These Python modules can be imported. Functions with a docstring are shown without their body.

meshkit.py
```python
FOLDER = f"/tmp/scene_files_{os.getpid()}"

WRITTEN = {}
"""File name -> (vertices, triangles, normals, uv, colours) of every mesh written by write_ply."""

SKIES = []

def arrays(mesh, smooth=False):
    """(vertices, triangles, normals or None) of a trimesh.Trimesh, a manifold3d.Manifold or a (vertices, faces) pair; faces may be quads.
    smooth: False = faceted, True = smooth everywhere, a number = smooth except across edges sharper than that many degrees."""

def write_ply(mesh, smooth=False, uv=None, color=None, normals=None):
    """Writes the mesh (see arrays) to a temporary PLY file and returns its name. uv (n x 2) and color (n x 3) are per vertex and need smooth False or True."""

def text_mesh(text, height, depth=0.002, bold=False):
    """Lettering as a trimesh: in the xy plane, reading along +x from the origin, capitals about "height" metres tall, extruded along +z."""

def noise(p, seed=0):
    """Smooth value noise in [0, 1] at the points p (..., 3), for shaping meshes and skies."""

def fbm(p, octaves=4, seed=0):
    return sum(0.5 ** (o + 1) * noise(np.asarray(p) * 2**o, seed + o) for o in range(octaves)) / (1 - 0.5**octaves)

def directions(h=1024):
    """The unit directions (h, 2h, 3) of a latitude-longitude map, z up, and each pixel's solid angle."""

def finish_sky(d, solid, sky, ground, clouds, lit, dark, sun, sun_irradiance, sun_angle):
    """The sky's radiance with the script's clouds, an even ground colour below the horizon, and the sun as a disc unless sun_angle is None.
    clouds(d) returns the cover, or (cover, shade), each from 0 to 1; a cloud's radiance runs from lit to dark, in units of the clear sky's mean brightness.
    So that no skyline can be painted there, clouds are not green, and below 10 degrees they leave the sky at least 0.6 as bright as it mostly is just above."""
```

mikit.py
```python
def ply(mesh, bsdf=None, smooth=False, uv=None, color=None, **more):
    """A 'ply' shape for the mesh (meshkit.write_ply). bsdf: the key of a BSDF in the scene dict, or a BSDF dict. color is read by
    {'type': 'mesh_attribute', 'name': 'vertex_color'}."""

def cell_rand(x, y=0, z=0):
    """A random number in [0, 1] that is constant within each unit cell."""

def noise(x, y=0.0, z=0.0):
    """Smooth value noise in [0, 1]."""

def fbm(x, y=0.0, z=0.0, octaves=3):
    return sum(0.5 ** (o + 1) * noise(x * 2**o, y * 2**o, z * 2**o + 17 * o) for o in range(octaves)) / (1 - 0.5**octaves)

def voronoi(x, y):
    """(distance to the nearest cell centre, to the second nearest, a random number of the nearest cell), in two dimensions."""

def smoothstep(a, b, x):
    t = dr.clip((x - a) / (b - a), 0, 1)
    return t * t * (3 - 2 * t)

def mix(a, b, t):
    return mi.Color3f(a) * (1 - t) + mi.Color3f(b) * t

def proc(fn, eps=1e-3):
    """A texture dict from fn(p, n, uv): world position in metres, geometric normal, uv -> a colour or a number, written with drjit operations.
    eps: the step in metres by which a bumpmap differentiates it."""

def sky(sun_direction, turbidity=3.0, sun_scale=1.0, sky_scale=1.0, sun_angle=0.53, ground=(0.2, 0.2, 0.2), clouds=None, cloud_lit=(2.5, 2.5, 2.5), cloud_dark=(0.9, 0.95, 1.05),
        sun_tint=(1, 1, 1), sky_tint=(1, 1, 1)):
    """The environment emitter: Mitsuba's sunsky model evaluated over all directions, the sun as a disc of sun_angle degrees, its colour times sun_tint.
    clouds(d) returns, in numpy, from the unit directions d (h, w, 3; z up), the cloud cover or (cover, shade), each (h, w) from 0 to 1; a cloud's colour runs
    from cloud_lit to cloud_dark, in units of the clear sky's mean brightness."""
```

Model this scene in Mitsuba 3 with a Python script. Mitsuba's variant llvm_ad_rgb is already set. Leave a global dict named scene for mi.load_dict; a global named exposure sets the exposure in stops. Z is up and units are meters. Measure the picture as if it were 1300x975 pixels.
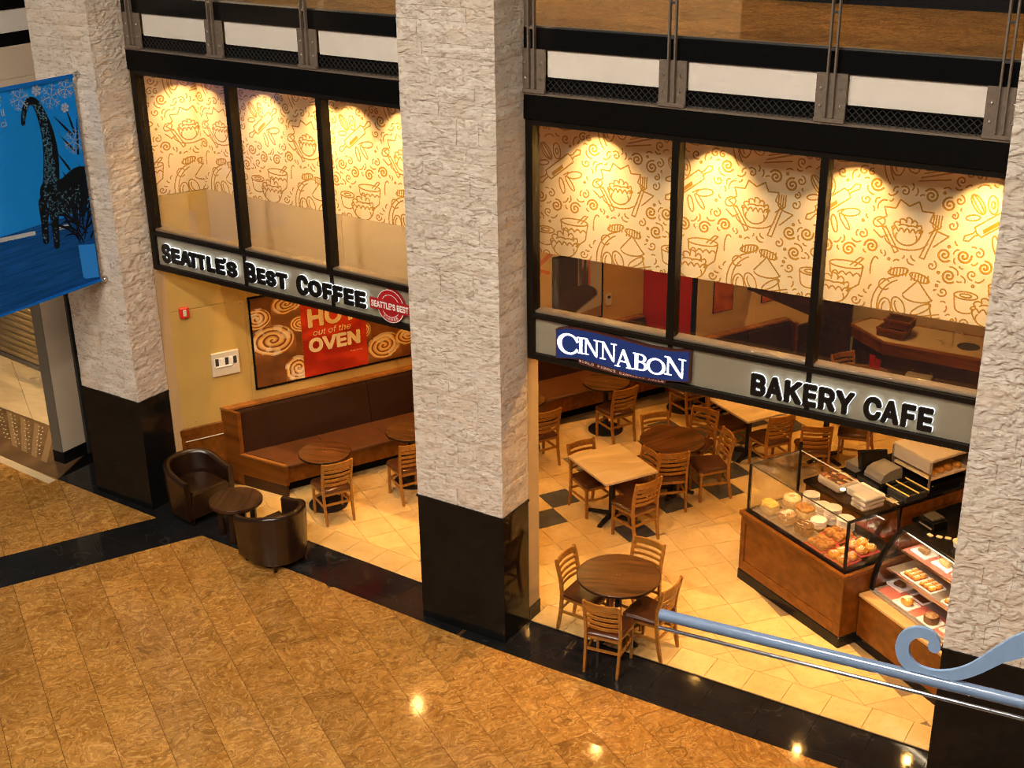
import math, random
import numpy as np
import drjit as dr
import trimesh, shapely
from shapely.geometry import Polygon, LineString, Point, box as sbox
from shapely import affinity
from shapely.ops import unary_union
import manifold3d as m3
import mitsuba as mi
import mikit, meshkit
from mikit import noise, fbm, smoothstep, mix, cell_rand, proc, voronoi

random.seed(7)
rng = np.random.default_rng(7)
T = mi.ScalarTransform4f
scene, labels = {}, {}

# ------------------------------------------------------------------ camera, light, exposure
exposure = 5.0
CAM = (6.414, -10.527, 8.0)
scene['camera'] = {'type': 'perspective', 'fov': 42.33, 'fov_axis': 'x', 'near_clip': 0.1, 'far_clip': 200.0,
                   'to_world': T().look_at(origin=CAM, target=[CAM[0] - 0.4897, CAM[1] + 0.7813, CAM[2] - 0.3876], up=[-0.194, 0.336, 0.922])}
scene['ambient'] = {'type': 'constant', 'radiance': {'type': 'rgb', 'value': [0.050 / 32, 0.045 / 32, 0.040 / 32]}, 'sampling_weight': 1.5}
ATRIUM_FILL = [8.9, 7.8, 6.5]        # added unseen fill lamps high over the atrium
CAFE_LAMP = [150.0, 79.0, 22.0]         # small downlights in the cafe ceiling
WALLWASH = [0.62, 0.405, 0.175]            # spots that wash the printed bulkhead
CASE_STRIP = [1.0, 0.78, 0.48]
HALO = [0.042, 0.047, 0.050]
UPPER_LAMP = [0.30, 0.19, 0.085]

# ------------------------------------------------------------------ helpers
_count = {}


def numbered(name):
    n = _count.get(name, 0)
    _count[name] = n + 1
    return name if n == 0 else f'{name}_{n:03d}'


def M(x=0, y=0, z=0, rz=0):
    return T().translate([x, y, z]).rotate([0, 0, 1], rz)


def mat4(x=0, y=0, z=0, rz=0):
    a = math.radians(rz)
    return np.array([[math.cos(a), -math.sin(a), 0, x], [math.sin(a), math.cos(a), 0, y], [0, 0, 1, z], [0, 0, 0, 1.0]])


def tag(key, label=None, cat=None, group=None, kind=None):
    d = labels.setdefault(key, {})
    for k, v in (('label', label), ('category', cat), ('group', group), ('kind', kind)):
        if v:
            d[k] = v
    return key


def thing(name, label, cat, group=None):
    return tag(numbered(name), label, cat, group)


def put(name, d, parent=None, tw=None, **t):
    key = numbered(f'{parent}__{name}' if parent else name)
    scene[key] = d if tw is None else {**d, 'to_world': tw}
    if t:
        tag(key, **t)
    return key


def add(name, mesh, bsdf, parent=None, smooth=False, tw=None, uv=None, color=None, more=None, **t):
    return put(name, mikit.ply(mesh, bsdf, smooth, uv=uv, color=color, **(more or {})), parent, tw, **t)


def cat(*ms):
    return trimesh.util.concatenate([m for m in ms if m is not None])


def tf(m, mat):
    m = m.copy()
    m.apply_transform(mat)
    return m


def bx(x0, x1, y0, y1, z0, z1, c=0.0):
    if c <= 0:
        m = trimesh.creation.box(extents=(x1 - x0, y1 - y0, z1 - z0))
        m.apply_translation(((x0 + x1) / 2, (y0 + y1) / 2, (z0 + z1) / 2))
        return m
    pts = []
    for X, sx in ((x0, 1), (x1, -1)):
        for Y, sy in ((y0, 1), (y1, -1)):
            for Z, sz in ((z0, 1), (z1, -1)):
                pts += [(X + sx * c, Y + sy * c, Z), (X + sx * c, Y, Z + sz * c), (X, Y + sy * c, Z + sz * c)]
    return trimesh.convex.convex_hull(np.array(pts))


def rbox(x0, x1, y0, y1, z0, z1, r=0.02, n=8):
    s = m3.Manifold.sphere(r, n)
    ps = [s.translate((X, Y, Z)) for X in (x0 + r, x1 - r) for Y in (y0 + r, y1 - r) for Z in (z0 + r, z1 - r)]
    h = m3.Manifold.batch_hull(ps).to_mesh()
    return trimesh.Trimesh(h.vert_properties[:, :3], h.tri_verts)


def prism(poly, z0, z1):
    if not isinstance(poly, (Polygon, shapely.MultiPolygon)):
        poly = Polygon(poly)
    ms = []
    for g in getattr(poly, 'geoms', [poly]):
        if g.is_empty or g.area < 1e-9 or g.geom_type != 'Polygon':
            continue
        m = trimesh.creation.extrude_polygon(g, z1 - z0, engine='earcut')
        m.apply_translation((0, 0, z0))
        ms.append(m)
    return cat(*ms)


def sheet(poly):
    """flat triangulated sheet in the xy plane, facing +z"""
    vs, fs, n = [], [], 0
    for g in getattr(poly, 'geoms', [poly]):
        if g.is_empty or g.geom_type != 'Polygon' or g.area < 1e-8:
            continue
        v, f = trimesh.creation.triangulate_polygon(g, engine='earcut')
        v3 = np.c_[v, np.zeros(len(v))]
        f = np.asarray(f)
        cr = np.cross(v3[f[:, 1]] - v3[f[:, 0]], v3[f[:, 2]] - v3[f[:, 0]])[:, 2]
        f = np.where((cr < 0)[:, None], f[:, ::-1], f)
        vs.append(v3)
        fs.append(f + n)
        n += len(v3)
    return trimesh.Trimesh(np.vstack(vs), np.vstack(fs), process=False)


def lathe(profile, n=32):
    """revolve (r, z) profile"""
    return trimesh.creation.revolve(np.array(profile, float), sections=n)


def cyl(x, y, z0, z1, r, n=24, r2=None):
    r2 = r if r2 is None else r2
    m = lathe([(0, z0), (r, z0), (r2, z1), (0, z1)], n)
    m.apply_translation((x, y, 0))
    return m


def disc_top(r, z0, z1, e=0.006, n=48):
    return lathe([(0, z0), (r - e, z0), (r, z0 + e), (r, z1 - e), (r - e, z1), (0, z1)], n)


def sweep(path, section, up=(0, 0, 1), closed=False, cap=True, scales=None):
    """section: list of (a, b): a along the side vector, b along the up vector, carried along the path"""
    P = np.array(path, float)
    n, k = len(P), len(section)
    S = np.array(section, float)
    vs = []
    for i in range(n):
        a = P[(i + 1) % n] - P[i - 1] if closed or 0 < i < n - 1 else (P[1] - P[0] if i == 0 else P[-1] - P[-2])
        a = a / np.linalg.norm(a)
        u = np.array(up, float)
        side = np.cross(a, u)
        side /= np.linalg.norm(side)
        u = np.cross(side, a)
        sc = 1 if scales is None else scales[i]
        vs.append(P[i] + sc * (S[:, :1] * side + S[:, 1:] * u))
    vs = np.vstack(vs)
    fs = []
    for i in range(n if closed else n - 1):
        for j in range(k):
            a, b = i * k + j, i * k + (j + 1) % k
            c, d = ((i + 1) % n) * k + j, ((i + 1) % n) * k + (j + 1) % k
            fs += [(a, c, b), (b, c, d)]
    if cap and not closed:
        c0, c1 = len(vs), len(vs) + 1
        vs = np.vstack([vs, vs[:k].mean(0), vs[(n - 1) * k:n * k].mean(0)])
        for j in range(k):
            fs += [(c0, j, (j + 1) % k), (c1, (n - 1) * k + (j + 1) % k, (n - 1) * k + j)]
    m = trimesh.Trimesh(vs, np.array(fs), process=False)
    if m.volume < 0:
        m.invert()
    return m


def circ(r, n=10):
    return [(r * math.cos(2 * math.pi * i / n), r * math.sin(2 * math.pi * i / n)) for i in range(n)]


def rect(w, h):
    return [(-w / 2, -h / 2), (w / 2, -h / 2), (w / 2, h / 2), (-w / 2, h / 2)]


def tube(path, r, n=10, up=(0, 0, 1)):
    return sweep(path, circ(r, n), up)


def text_poly(text, height, bold=True, fat=0.0):
    m = meshkit.text_mesh(text, height, 0.002, bold)
    f = m.faces[m.face_normals[:, 2] > 0.9]
    polys = [Polygon(m.vertices[t][:, :2]).buffer(1e-5) for t in f]
    p = unary_union(polys)
    return p.buffer(fat, join_style=2) if fat else p


def fit_poly(p, x0, x1, y0, y1):
    a, b, c, d = p.bounds
    p = affinity.translate(p, -a, -b)
    p = affinity.scale(p, (x1 - x0) / (c - a), (y1 - y0) / (d - b), origin=(0, 0))
    return affinity.translate(p, x0, y0)


# frame of a wall: local x along the wall, local y up, local z out of the wall
def wall_frame(ox, oy, oz, ang):
    a = math.radians(ang)
    ex, ez = np.array([math.cos(a), math.sin(a), 0]), np.array([math.sin(a), -math.cos(a), 0])
    m = np.eye(4)
    m[:3, 0], m[:3, 1], m[:3, 2], m[:3, 3] = ex, (0, 0, 1), ez, (ox, oy, oz)
    return m


# ------------------------------------------------------------------ materials
def princ(color, rough=0.5, metallic=0.0, spec=0.5, **k):
    c = color if isinstance(color, dict) else {'type': 'rgb', 'value': list(color)}
    return {'type': 'twosided', 'b': {'type': 'principled', 'base_color': c, 'roughness': rough if isinstance(rough, dict) else float(rough), 'metallic': float(metallic), 'specular': float(spec), **k}}


def bumped(b, fn, scale, eps=2e-3):
    inner = b['b'] if b['type'] == 'twosided' else b
    return {'type': 'twosided', 'b': {'type': 'bumpmap', 'arbitrary': proc(fn, eps), 'scale': float(scale), 'bsdf': inner}}


def matte(c):
    return {'type': 'twosided', 'b': {'type': 'diffuse', 'reflectance': c if isinstance(c, dict) else {'type': 'rgb', 'value': list(c)}}}


def wood_fn(c0, c1, fx=2.5, fy=34.0):
    def fn(p, n, uv):
        g = fbm(p.x * fx + p.z * 9, p.y * fy, p.z * fy * 0.4, 3)
        h = fbm(p.x * 1.3, p.y * 1.3, p.z * 1.3 + 4, 2)
        return mix(c0, c1, dr.clip(g * 1.5 - 0.35 + (h - 0.5) * 0.6, 0, 1))
    return fn


def wood_uv(c0, c1, fx=2.2, fy=26.0):
    def fn(p, n, uv):
        w = fbm(uv.x * 1.5, uv.y * 4, 3.0, 2)
        g = fbm(uv.x * fx, uv.y * fy + w * 5, 0.0, 4)
        return mix(c0, c1, dr.clip(g * 1.9 - 0.45, 0, 1))
    return fn


def speck_fn(c, d, f=60.0, k=0.5):
    def fn(p, n, uv):
        return mix(c, d, dr.clip(fbm(p.x * f, p.y * f, p.z * f, 2) * 2 - 0.5, 0, 1) * k)
    return fn


def marble_fn(p, n, uv):
    w = fbm(uv.x * 2.6, uv.y * 2.6, 1.0, 3)
    w2 = fbm(uv.x * 7 + 9, uv.y * 7, 5.0, 3)
    a = fbm(uv.x * 6 + w * 7, uv.y * 3 + w2 * 5, 0.0, 4)
    squig = fbm(uv.x * 34 + w2 * 16, uv.y * 44 + w * 18, 2.0, 2)
    c = mix([0.37, 0.158, 0.030], [0.57, 0.280, 0.066], dr.clip(a * 1.7 - 0.35, 0, 1))
    c = mix(c, [0.25, 0.092, 0.012], 0.50 * smoothstep(0.56, 0.76, squig))
    c = mix(c, [0.78, 0.46, 0.145], 0.50 * (1 - smoothstep(0.20, 0.40, squig)))
    v = dr.abs(fbm(uv.x * 1.9 + w2 * 1.6, uv.y * 3.3 + w * 2.0, 8.0, 3) - 0.5)
    c = mix(c, [0.18, 0.075, 0.018], 0.6 * (1 - smoothstep(0.0, 0.022, v)))
    tone = 0.84 + 0.30 * cell_rand(dr.floor(uv.x / 10), dr.floor(uv.y / 10), 3)
    return c * tone


def tile_fn(p, n, uv):
    a = fbm(uv.x * 5, uv.y * 5, 0.0, 3)
    b = fbm(uv.x * 22, uv.y * 22, 2.0, 2)
    c = mix([0.58, 0.37, 0.135], [0.66, 0.445, 0.18], dr.clip(a * 1.6 - 0.3, 0, 1))
    c = mix(c, [0.52, 0.32, 0.11], 0.35 * smoothstep(0.55, 0.75, b))
    return c * (0.93 + 0.12 * cell_rand(dr.floor(uv.x / 10), dr.floor(uv.y / 10), 1))


def slate_fn(p, n, uv):
    return mix([0.050, 0.044, 0.037], [0.085, 0.076, 0.062], fbm(uv.x * 9, uv.y * 9, 0.0, 3))


def olive_fn(p, n, uv):
    return mix([0.16, 0.125, 0.07], [0.23, 0.18, 0.105], fbm(uv.x * 9, uv.y * 9, 0.0, 3))


def stone_fn(p, n, uv):
    s = p.x + p.y
    a = fbm(s * 5, p.z * 11, 0.0, 3)
    b = fbm(s * 26, p.z * 55, 3.0, 2)
    c = mix([0.68, 0.60, 0.51], [0.80, 0.73, 0.64], dr.clip(a * 1.6 - 0.3, 0, 1))
    c = mix(c, [0.50, 0.41, 0.31], 0.45 * smoothstep(0.60, 0.80, b))
    c = mix(c, [0.40, 0.31, 0.22], 0.55 * smoothstep(0.60, 0.74, fbm(s * 20 + 3, p.z * 62 + b * 2, 9.0, 2)))
    return mix(c, [0.70, 0.56, 0.41], 0.35 * smoothstep(0.58, 0.72, fbm(s * 2.2 + 7, p.z * 3.1, 1.0, 2)))


def stone_bump(p, n, uv):
    s = p.x * 1.0 + p.y * 1.0
    w = fbm(s * 9, p.z * 9, 4.0, 2)
    r = fbm(s * 17 + w * 3, p.z * 32 + w * 5, 0.0, 2)
    return smoothstep(0.30, 0.70, r) + 0.30 * fbm(s * 60, p.z * 80, 0.0, 2)


def granite_fn(p, n, uv):
    a = fbm(p.x * 3, p.y * 3, p.z * 3, 4)
    b = noise(p.x * 160, p.y * 160, p.z * 160)
    return mix([0.004, 0.004, 0.004], [0.010, 0.010, 0.010], a) + mi.Color3f(0.012) * smoothstep(0.86, 0.95, b)


def granite_floor_fn(p, n, uv):
    a = fbm(p.x * 2.5, p.y * 2.5, 0.0, 4)
    v = dr.abs(fbm(p.x * 2 + a * 2, p.y * 2.6, 4.0, 3) - 0.5)
    return mix([0.006, 0.006, 0.0065], [0.017, 0.017, 0.018], a) + mi.Color3f(0.018) * (1 - smoothstep(0, 0.012, v))


def leather_fn(p, n, uv):
    a = fbm(p.x * 6, p.y * 6, p.z * 6, 3)
    return mix([0.015, 0.0058, 0.0026], [0.027, 0.0105, 0.0045], a)


def leather_bump(p, n, uv):
    return fbm(p.x * 130, p.y * 130, p.z * 130, 2) + 1.5 * fbm(p.x * 14, p.y * 14, p.z * 14, 2)


scene['mat_marble'] = princ(proc(marble_fn), 0.09, spec=0.35)
scene['mat_marble_base'] = princ((0.13, 0.058, 0.017), 0.4)
scene['mat_tile'] = princ(proc(tile_fn), 0.22, spec=0.35)
scene['mat_slate'] = princ(proc(slate_fn), 0.35, spec=0.3)
scene['mat_olive'] = princ(proc(olive_fn), 0.35)
scene['mat_grout'] = matte((0.22, 0.14, 0.07))
scene['mat_stone'] = bumped(princ(proc(stone_fn), 0.85, spec=0.2), stone_bump, 0.014)
scene['mat_mortar'] = matte((0.46, 0.39, 0.31))
scene['mat_granite'] = princ(proc(granite_fn), 0.05, spec=0.2)
scene['mat_granite_floor'] = princ(proc(granite_floor_fn), 0.06, spec=0.30)
scene['mat_black'] = princ((0.0035, 0.0033, 0.003), 0.5, spec=0.08)
scene['mat_black_gloss'] = princ((0.005, 0.005, 0.005), 0.16, spec=0.25)
scene['mat_frame'] = princ((0.009, 0.0065, 0.0045), 0.4, spec=0.2)
scene['mat_bronze'] = princ((0.30, 0.235, 0.165), 0.38, 0.55)
scene['mat_steel'] = princ(proc(speck_fn((0.21, 0.165, 0.125), (0.15, 0.115, 0.085), 30)), 0.5, 0.25)
scene['mat_chrome'] = princ((0.75, 0.73, 0.70), 0.16, 1.0)
scene['mat_fascia'] = matte(proc(speck_fn((0.80, 0.74, 0.66), (0.76, 0.70, 0.61), 3)))
scene['mat_creamwall'] = matte(proc(speck_fn((0.60, 0.44, 0.245), (0.55, 0.40, 0.215), 2)))
scene['mat_olivewall'] = princ(proc(speck_fn((0.54, 0.355, 0.100), (0.48, 0.315, 0.086), 3)), 0.5, spec=0.3)
scene['mat_pier'] = matte(proc(speck_fn((0.70, 0.56, 0.41), (0.64, 0.51, 0.37), 2)))
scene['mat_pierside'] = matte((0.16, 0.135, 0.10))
scene['mat_red'] = princ((0.42, 0.008, 0.008), 0.45)
scene['mat_signpanel'] = princ(proc(speck_fn((0.29, 0.255, 0.185), (0.255, 0.225, 0.16), 4)), 0.35, spec=0.4)
scene['mat_glass'] = {'type': 'thindielectric', 'int_ior': 1.5}
scene['mat_wallpaper'] = matte((0.80, 0.64, 0.39))
scene['mat_doodle'] = matte((0.46, 0.235, 0.025))
scene['mat_cherry'] = princ(proc(wood_fn((0.110, 0.030, 0.003), (0.215, 0.064, 0.0075), 2.0, 22)), 0.30, spec=0.3)
scene['mat_cherrylight'] = princ(proc(wood_fn((0.22, 0.075, 0.014), (0.34, 0.128, 0.027), 2.0, 26)), 0.3, spec=0.5)
scene['mat_darkwood'] = princ(proc(wood_fn((0.026, 0.0085, 0.0035), (0.050, 0.017, 0.006), 2.0, 22)), 0.4, spec=0.3)
scene['mat_oak'] = princ(proc(wood_fn((0.24, 0.088, 0.012), (0.39, 0.160, 0.026), 8.0, 60)), 0.28, spec=0.5)
scene['mat_walnut'] = princ(proc(wood_uv((0.040, 0.0145, 0.0035), (0.105, 0.040, 0.010))), 0.26, spec=0.5)
scene['mat_espresso'] = princ(proc(wood_uv((0.030, 0.011, 0.005), (0.070, 0.028, 0.012))), 0.3, spec=0.4)
scene['mat_maple'] = princ(proc(wood_uv((0.54, 0.385, 0.19), (0.66, 0.50, 0.275), 2.0, 12.0)), 0.3, spec=0.5)
scene['mat_mapleedge'] = matte((0.55, 0.42, 0.27))
scene['mat_edge'] = princ((0.018, 0.007, 0.0035), 0.35, spec=0.3)
scene['mat_leather'] = bumped(princ(proc(leather_fn), 0.27, spec=0.7), leather_bump, 0.0008)
scene['mat_seatleather'] = princ(proc(speck_fn((0.070, 0.022, 0.0075), (0.050, 0.016, 0.006), 14)), 0.26, spec=0.5)
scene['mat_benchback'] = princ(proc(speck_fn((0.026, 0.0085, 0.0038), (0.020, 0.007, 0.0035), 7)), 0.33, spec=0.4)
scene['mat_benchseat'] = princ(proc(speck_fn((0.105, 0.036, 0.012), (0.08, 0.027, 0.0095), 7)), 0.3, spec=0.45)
scene['mat_iron'] = princ((0.012, 0.011, 0.010), 0.4, spec=0.4)
scene['mat_white'] = princ((0.78, 0.76, 0.72), 0.35)
scene['mat_offwhite'] = princ((0.62, 0.55, 0.44), 0.4)
scene['mat_grey'] = princ((0.17, 0.15, 0.125), 0.4)
scene['mat_darkgrey'] = princ((0.035, 0.033, 0.03), 0.4)
scene['mat_alarm'] = princ((0.65, 0.03, 0.02), 0.35)
scene['mat_bluerail'] = princ((0.105, 0.150, 0.235), 0.16, spec=1.0)
scene['mat_bluecurl'] = matte((0.165, 0.24, 0.365))
scene['mat_rod'] = princ((0.80, 0.84, 0.92), 0.14, 1.0)
scene['mat_backsplash'] = matte((0.50, 0.39, 0.26))
scene['mat_ledge'] = princ(proc(wood_fn((0.42, 0.23, 0.085), (0.56, 0.34, 0.14), 6.0, 20)), 0.3)
scene['mat_laminate'] = princ((0.74, 0.62, 0.42), 0.35)

# ------------------------------------------------------------------ plan of the place (metres; x along the right bay's shopfront, y into the shop)
B1O, B1A = (-1.072, 0.006), -3.03            # left bay: origin at the middle column, x runs to the right, so the bay lies at negative x
F1 = mat4(B1O[0], B1O[1], 0, B1A)
F2 = np.eye(4)
tA, nA = np.array([0.463, 0.886]), np.array([-0.886, 0.463])   # along the poster wall, and out through it
WA = 62.4


def on_wall(t, n):
    return tA * t + nA * n


def b1(x, y):
    return (F1 @ [x, y, 0, 1])[:2]


# ------------------------------------------------------------------ floors
def grid_tiles(region, ang, su, sv, joint, stagger=0.0, origin=(0, 0)):
    """tiles of a rotated grid that lie in the region: (polygon, i, j)"""
    out = []
    c = np.array(region.envelope.exterior.coords)
    a = math.radians(ang)
    R = np.array([[math.cos(a), math.sin(a)], [-math.sin(a), math.cos(a)]])
    uv = (c - origin) @ R.T
    prep = shapely.prepared.prep(region)
    for j in range(math.floor(uv[:, 1].min() / sv) - 1, math.ceil(uv[:, 1].max() / sv) + 1):
        off = stagger * (j % 2) * su
        for i in range(math.floor(uv[:, 0].min() / su) - 2, math.ceil(uv[:, 0].max() / su) + 1):
            q = np.array([(i * su + off, j * sv), ((i + 1) * su + off, j * sv), ((i + 1) * su + off, (j + 1) * sv), (i * su + off, (j + 1) * sv)])
            P = Polygon(q @ R + origin)
            if not prep.intersects(P):
                continue
            g = P.intersection(region).buffer(-joint / 2, join_style=2)
            for s in getattr(g, 'geoms', [g]):
                if s.geom_type == 'Polygon' and s.area > 0.004:
                    out.append((s.simplify(0.001), i, j))
    return out


def tile_mesh(poly, z0, z1, ang=0.0):
    """prism with uv in metres, a random patch of the pattern for each piece"""
    m = prism(poly, z0, z1)
    a = math.radians(ang + (random.choice([0, 180, 0, 180, 90]) if ang else random.choice([0, 90, 180, 270])))
    c = np.array(poly.centroid.coords[0])
    d = np.array(m.vertices)[:, :2] - c
    o = np.array([random.randrange(2, 60), random.randrange(2, 60)]) * 10 + 5.0
    uv = np.c_[d[:, 0] * math.cos(a) + d[:, 1] * math.sin(a), -d[:, 0] * math.sin(a) + d[:, 1] * math.cos(a)] + o
    return m, uv


def far(poly):
    c = poly.centroid
    return math.hypot(c.x - CAM[0], c.y - CAM[1])


# outer edge of the black border: y = -0.64 in the right bay, parallel to the left bay's front beyond the middle column
o1, o0 = b1(-12.0, -0.60), b1(0.55, -0.60)
front_line = [tuple(o1), tuple(o0), (0.2, -0.64), (8.0, -0.64)]
marble_region = Polygon([(-10.0, -5.5), (6.6, -5.5), (6.6, -0.64)] + front_line[::-1][1:3] + [tuple(b1(-8.6, -0.60)), (-10.0, -0.1)])
bd = np.array([math.cos(math.radians(61.5)), math.sin(math.radians(61.5))])
bp, bq = np.array([-5.24, -0.28]), np.array([-4.52, -0.50])
band = Polygon([bp - bd * 7, bp + bd * 0.5, bq + bd * 0.5, bq - bd * 7])
floor_m = bx(-14, 9, -9, -0.2, -0.16, -0.012)
add('floor', floor_m, 'mat_marble_base', label='polished tan marble floor of the mall in front of the shops', kind='structure')
mt = sorted(grid_tiles(marble_region.difference(band), -31.5, 0.92, 0.46, 0.006, 0.5, (-5.2, -2.6)), key=lambda t: far(t[0]))
for s, i, j in mt[:290]:
    m, uv = tile_mesh(s, -0.012, 0.0, 58.5)
    add('tile', m, 'mat_marble', 'floor', uv=uv)
if len(mt) > 290:
    ms = [tile_mesh(s, -0.012, 0.0, 58.5) for s, i, j in mt[290:]]
    add('far_tiles', cat(*[m for m, _ in ms]), 'mat_marble', 'floor', uv=np.vstack([u for _, u in ms]), kind='stuff')
for s, i, j in grid_tiles(band.intersection(marble_region.buffer(0.01)), 61.5, 1.1, 2.0, 0.004, 0, tuple(bq)):
    add('band_slab', prism(s, -0.012, 0.0), 'mat_granite_floor', 'floor')

# black granite border with two rows of slabs
add('border_floor', cat(prism(Polygon([tuple(b1(-6.15, -0.60)), front_line[1], front_line[2], (7.0, -0.64), (7.0, 0.03), (0, 0.03), tuple(b1(0, 0.03)), tuple(b1(-6.5, 0.9)), tuple(b1(-6.62, 0.4))]), -0.16, -0.012)),
    'mat_black', label='black granite strip along the shopfronts', kind='structure')


def border_rows(frame, x0, x1, step):
    for y0, y1, st in ((-0.60, -0.44, step), (-0.436, 0.028, step * 0.5 + 0.12)):
        x = x0
        while x < x1 - 0.02:
            e = min(x + st, x1)
            q = [(x + 0.002, y0), (e - 0.002, y0), (e - 0.002, y1), (x + 0.002, y1)]
            add('slab', prism([tuple((frame @ [a, b, 0, 1])[:2]) for a, b in q], -0.012, 0.0), 'mat_granite_floor', 'border_floor')
            x = e


border_rows(F1, -6.17, 0.55, 0.80)
border_rows(mat4(0, -0.04, 0, 0), -0.5, 6.4, 0.84)

# cafe floor
cafe = Polygon([tuple(b1(-4.6, 0.03)), tuple(b1(0, 0.03)), (0.0, 0.03), (5.2, 0.03), (5.2, 8.6), tuple(on_wall(8.0, 3.6)), tuple(on_wall(-1.2, 4.7))])
add('cafe_floor', prism(cafe.buffer(0.6, join_style=2).intersection(sbox(-9, 0.03, 8, 10)), -0.16, -0.008), 'mat_grout', label='warm cream tiled floor of the cafe', kind='structure')
row2 = sbox(0.0, 0.03, 5.2, 0.395)
row1 = Polygon([tuple(b1(-4.6, 0.03)), tuple(b1(0, 0.03)), tuple(b1(0, 0.395)), tuple(b1(-4.6, 0.395))])
inner = cafe.difference(row2).difference(row1)
right = Polygon([(0.35, 0), (0.35, 2.45), (3.2, 5.9), (8, 5.9), (8, 0)])
ct = [(s, i, j, 'L') for s, i, j in grid_tiles(inner.difference(right), -31.5, 0.40, 0.40, 0.006, 0, (-1.09, 2.39))]
ct += [(s, i, j, 'R') for s, i, j in grid_tiles(inner.intersection(right), -40.0, 0.42, 0.42, 0.006, 0, (0.44, 2.51))]
ct += [(s, i, j, 'F') for s, i, j in grid_tiles(row2, 0, 0.41, 0.37, 0.006, 0, (0.0, 0.027))]
ct += [(s, i, j, 'F') for s, i, j in grid_tiles(row1, B1A, 0.41, 0.37, 0.006, 0, (B1O[0], B1O[1] + 0.027))]
hidden = unary_union([Polygon([(1.6, 2.0), (3.05, 1.22), (4.6, 0.6), (5.2, 0.6), (5.2, 3.5), (2.6, 3.5)]).buffer(-0.1)])
ct = [t for t in ct if not hidden.contains(t[0].centroid)]
ct.sort(key=lambda t: far(t[0]))


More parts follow.
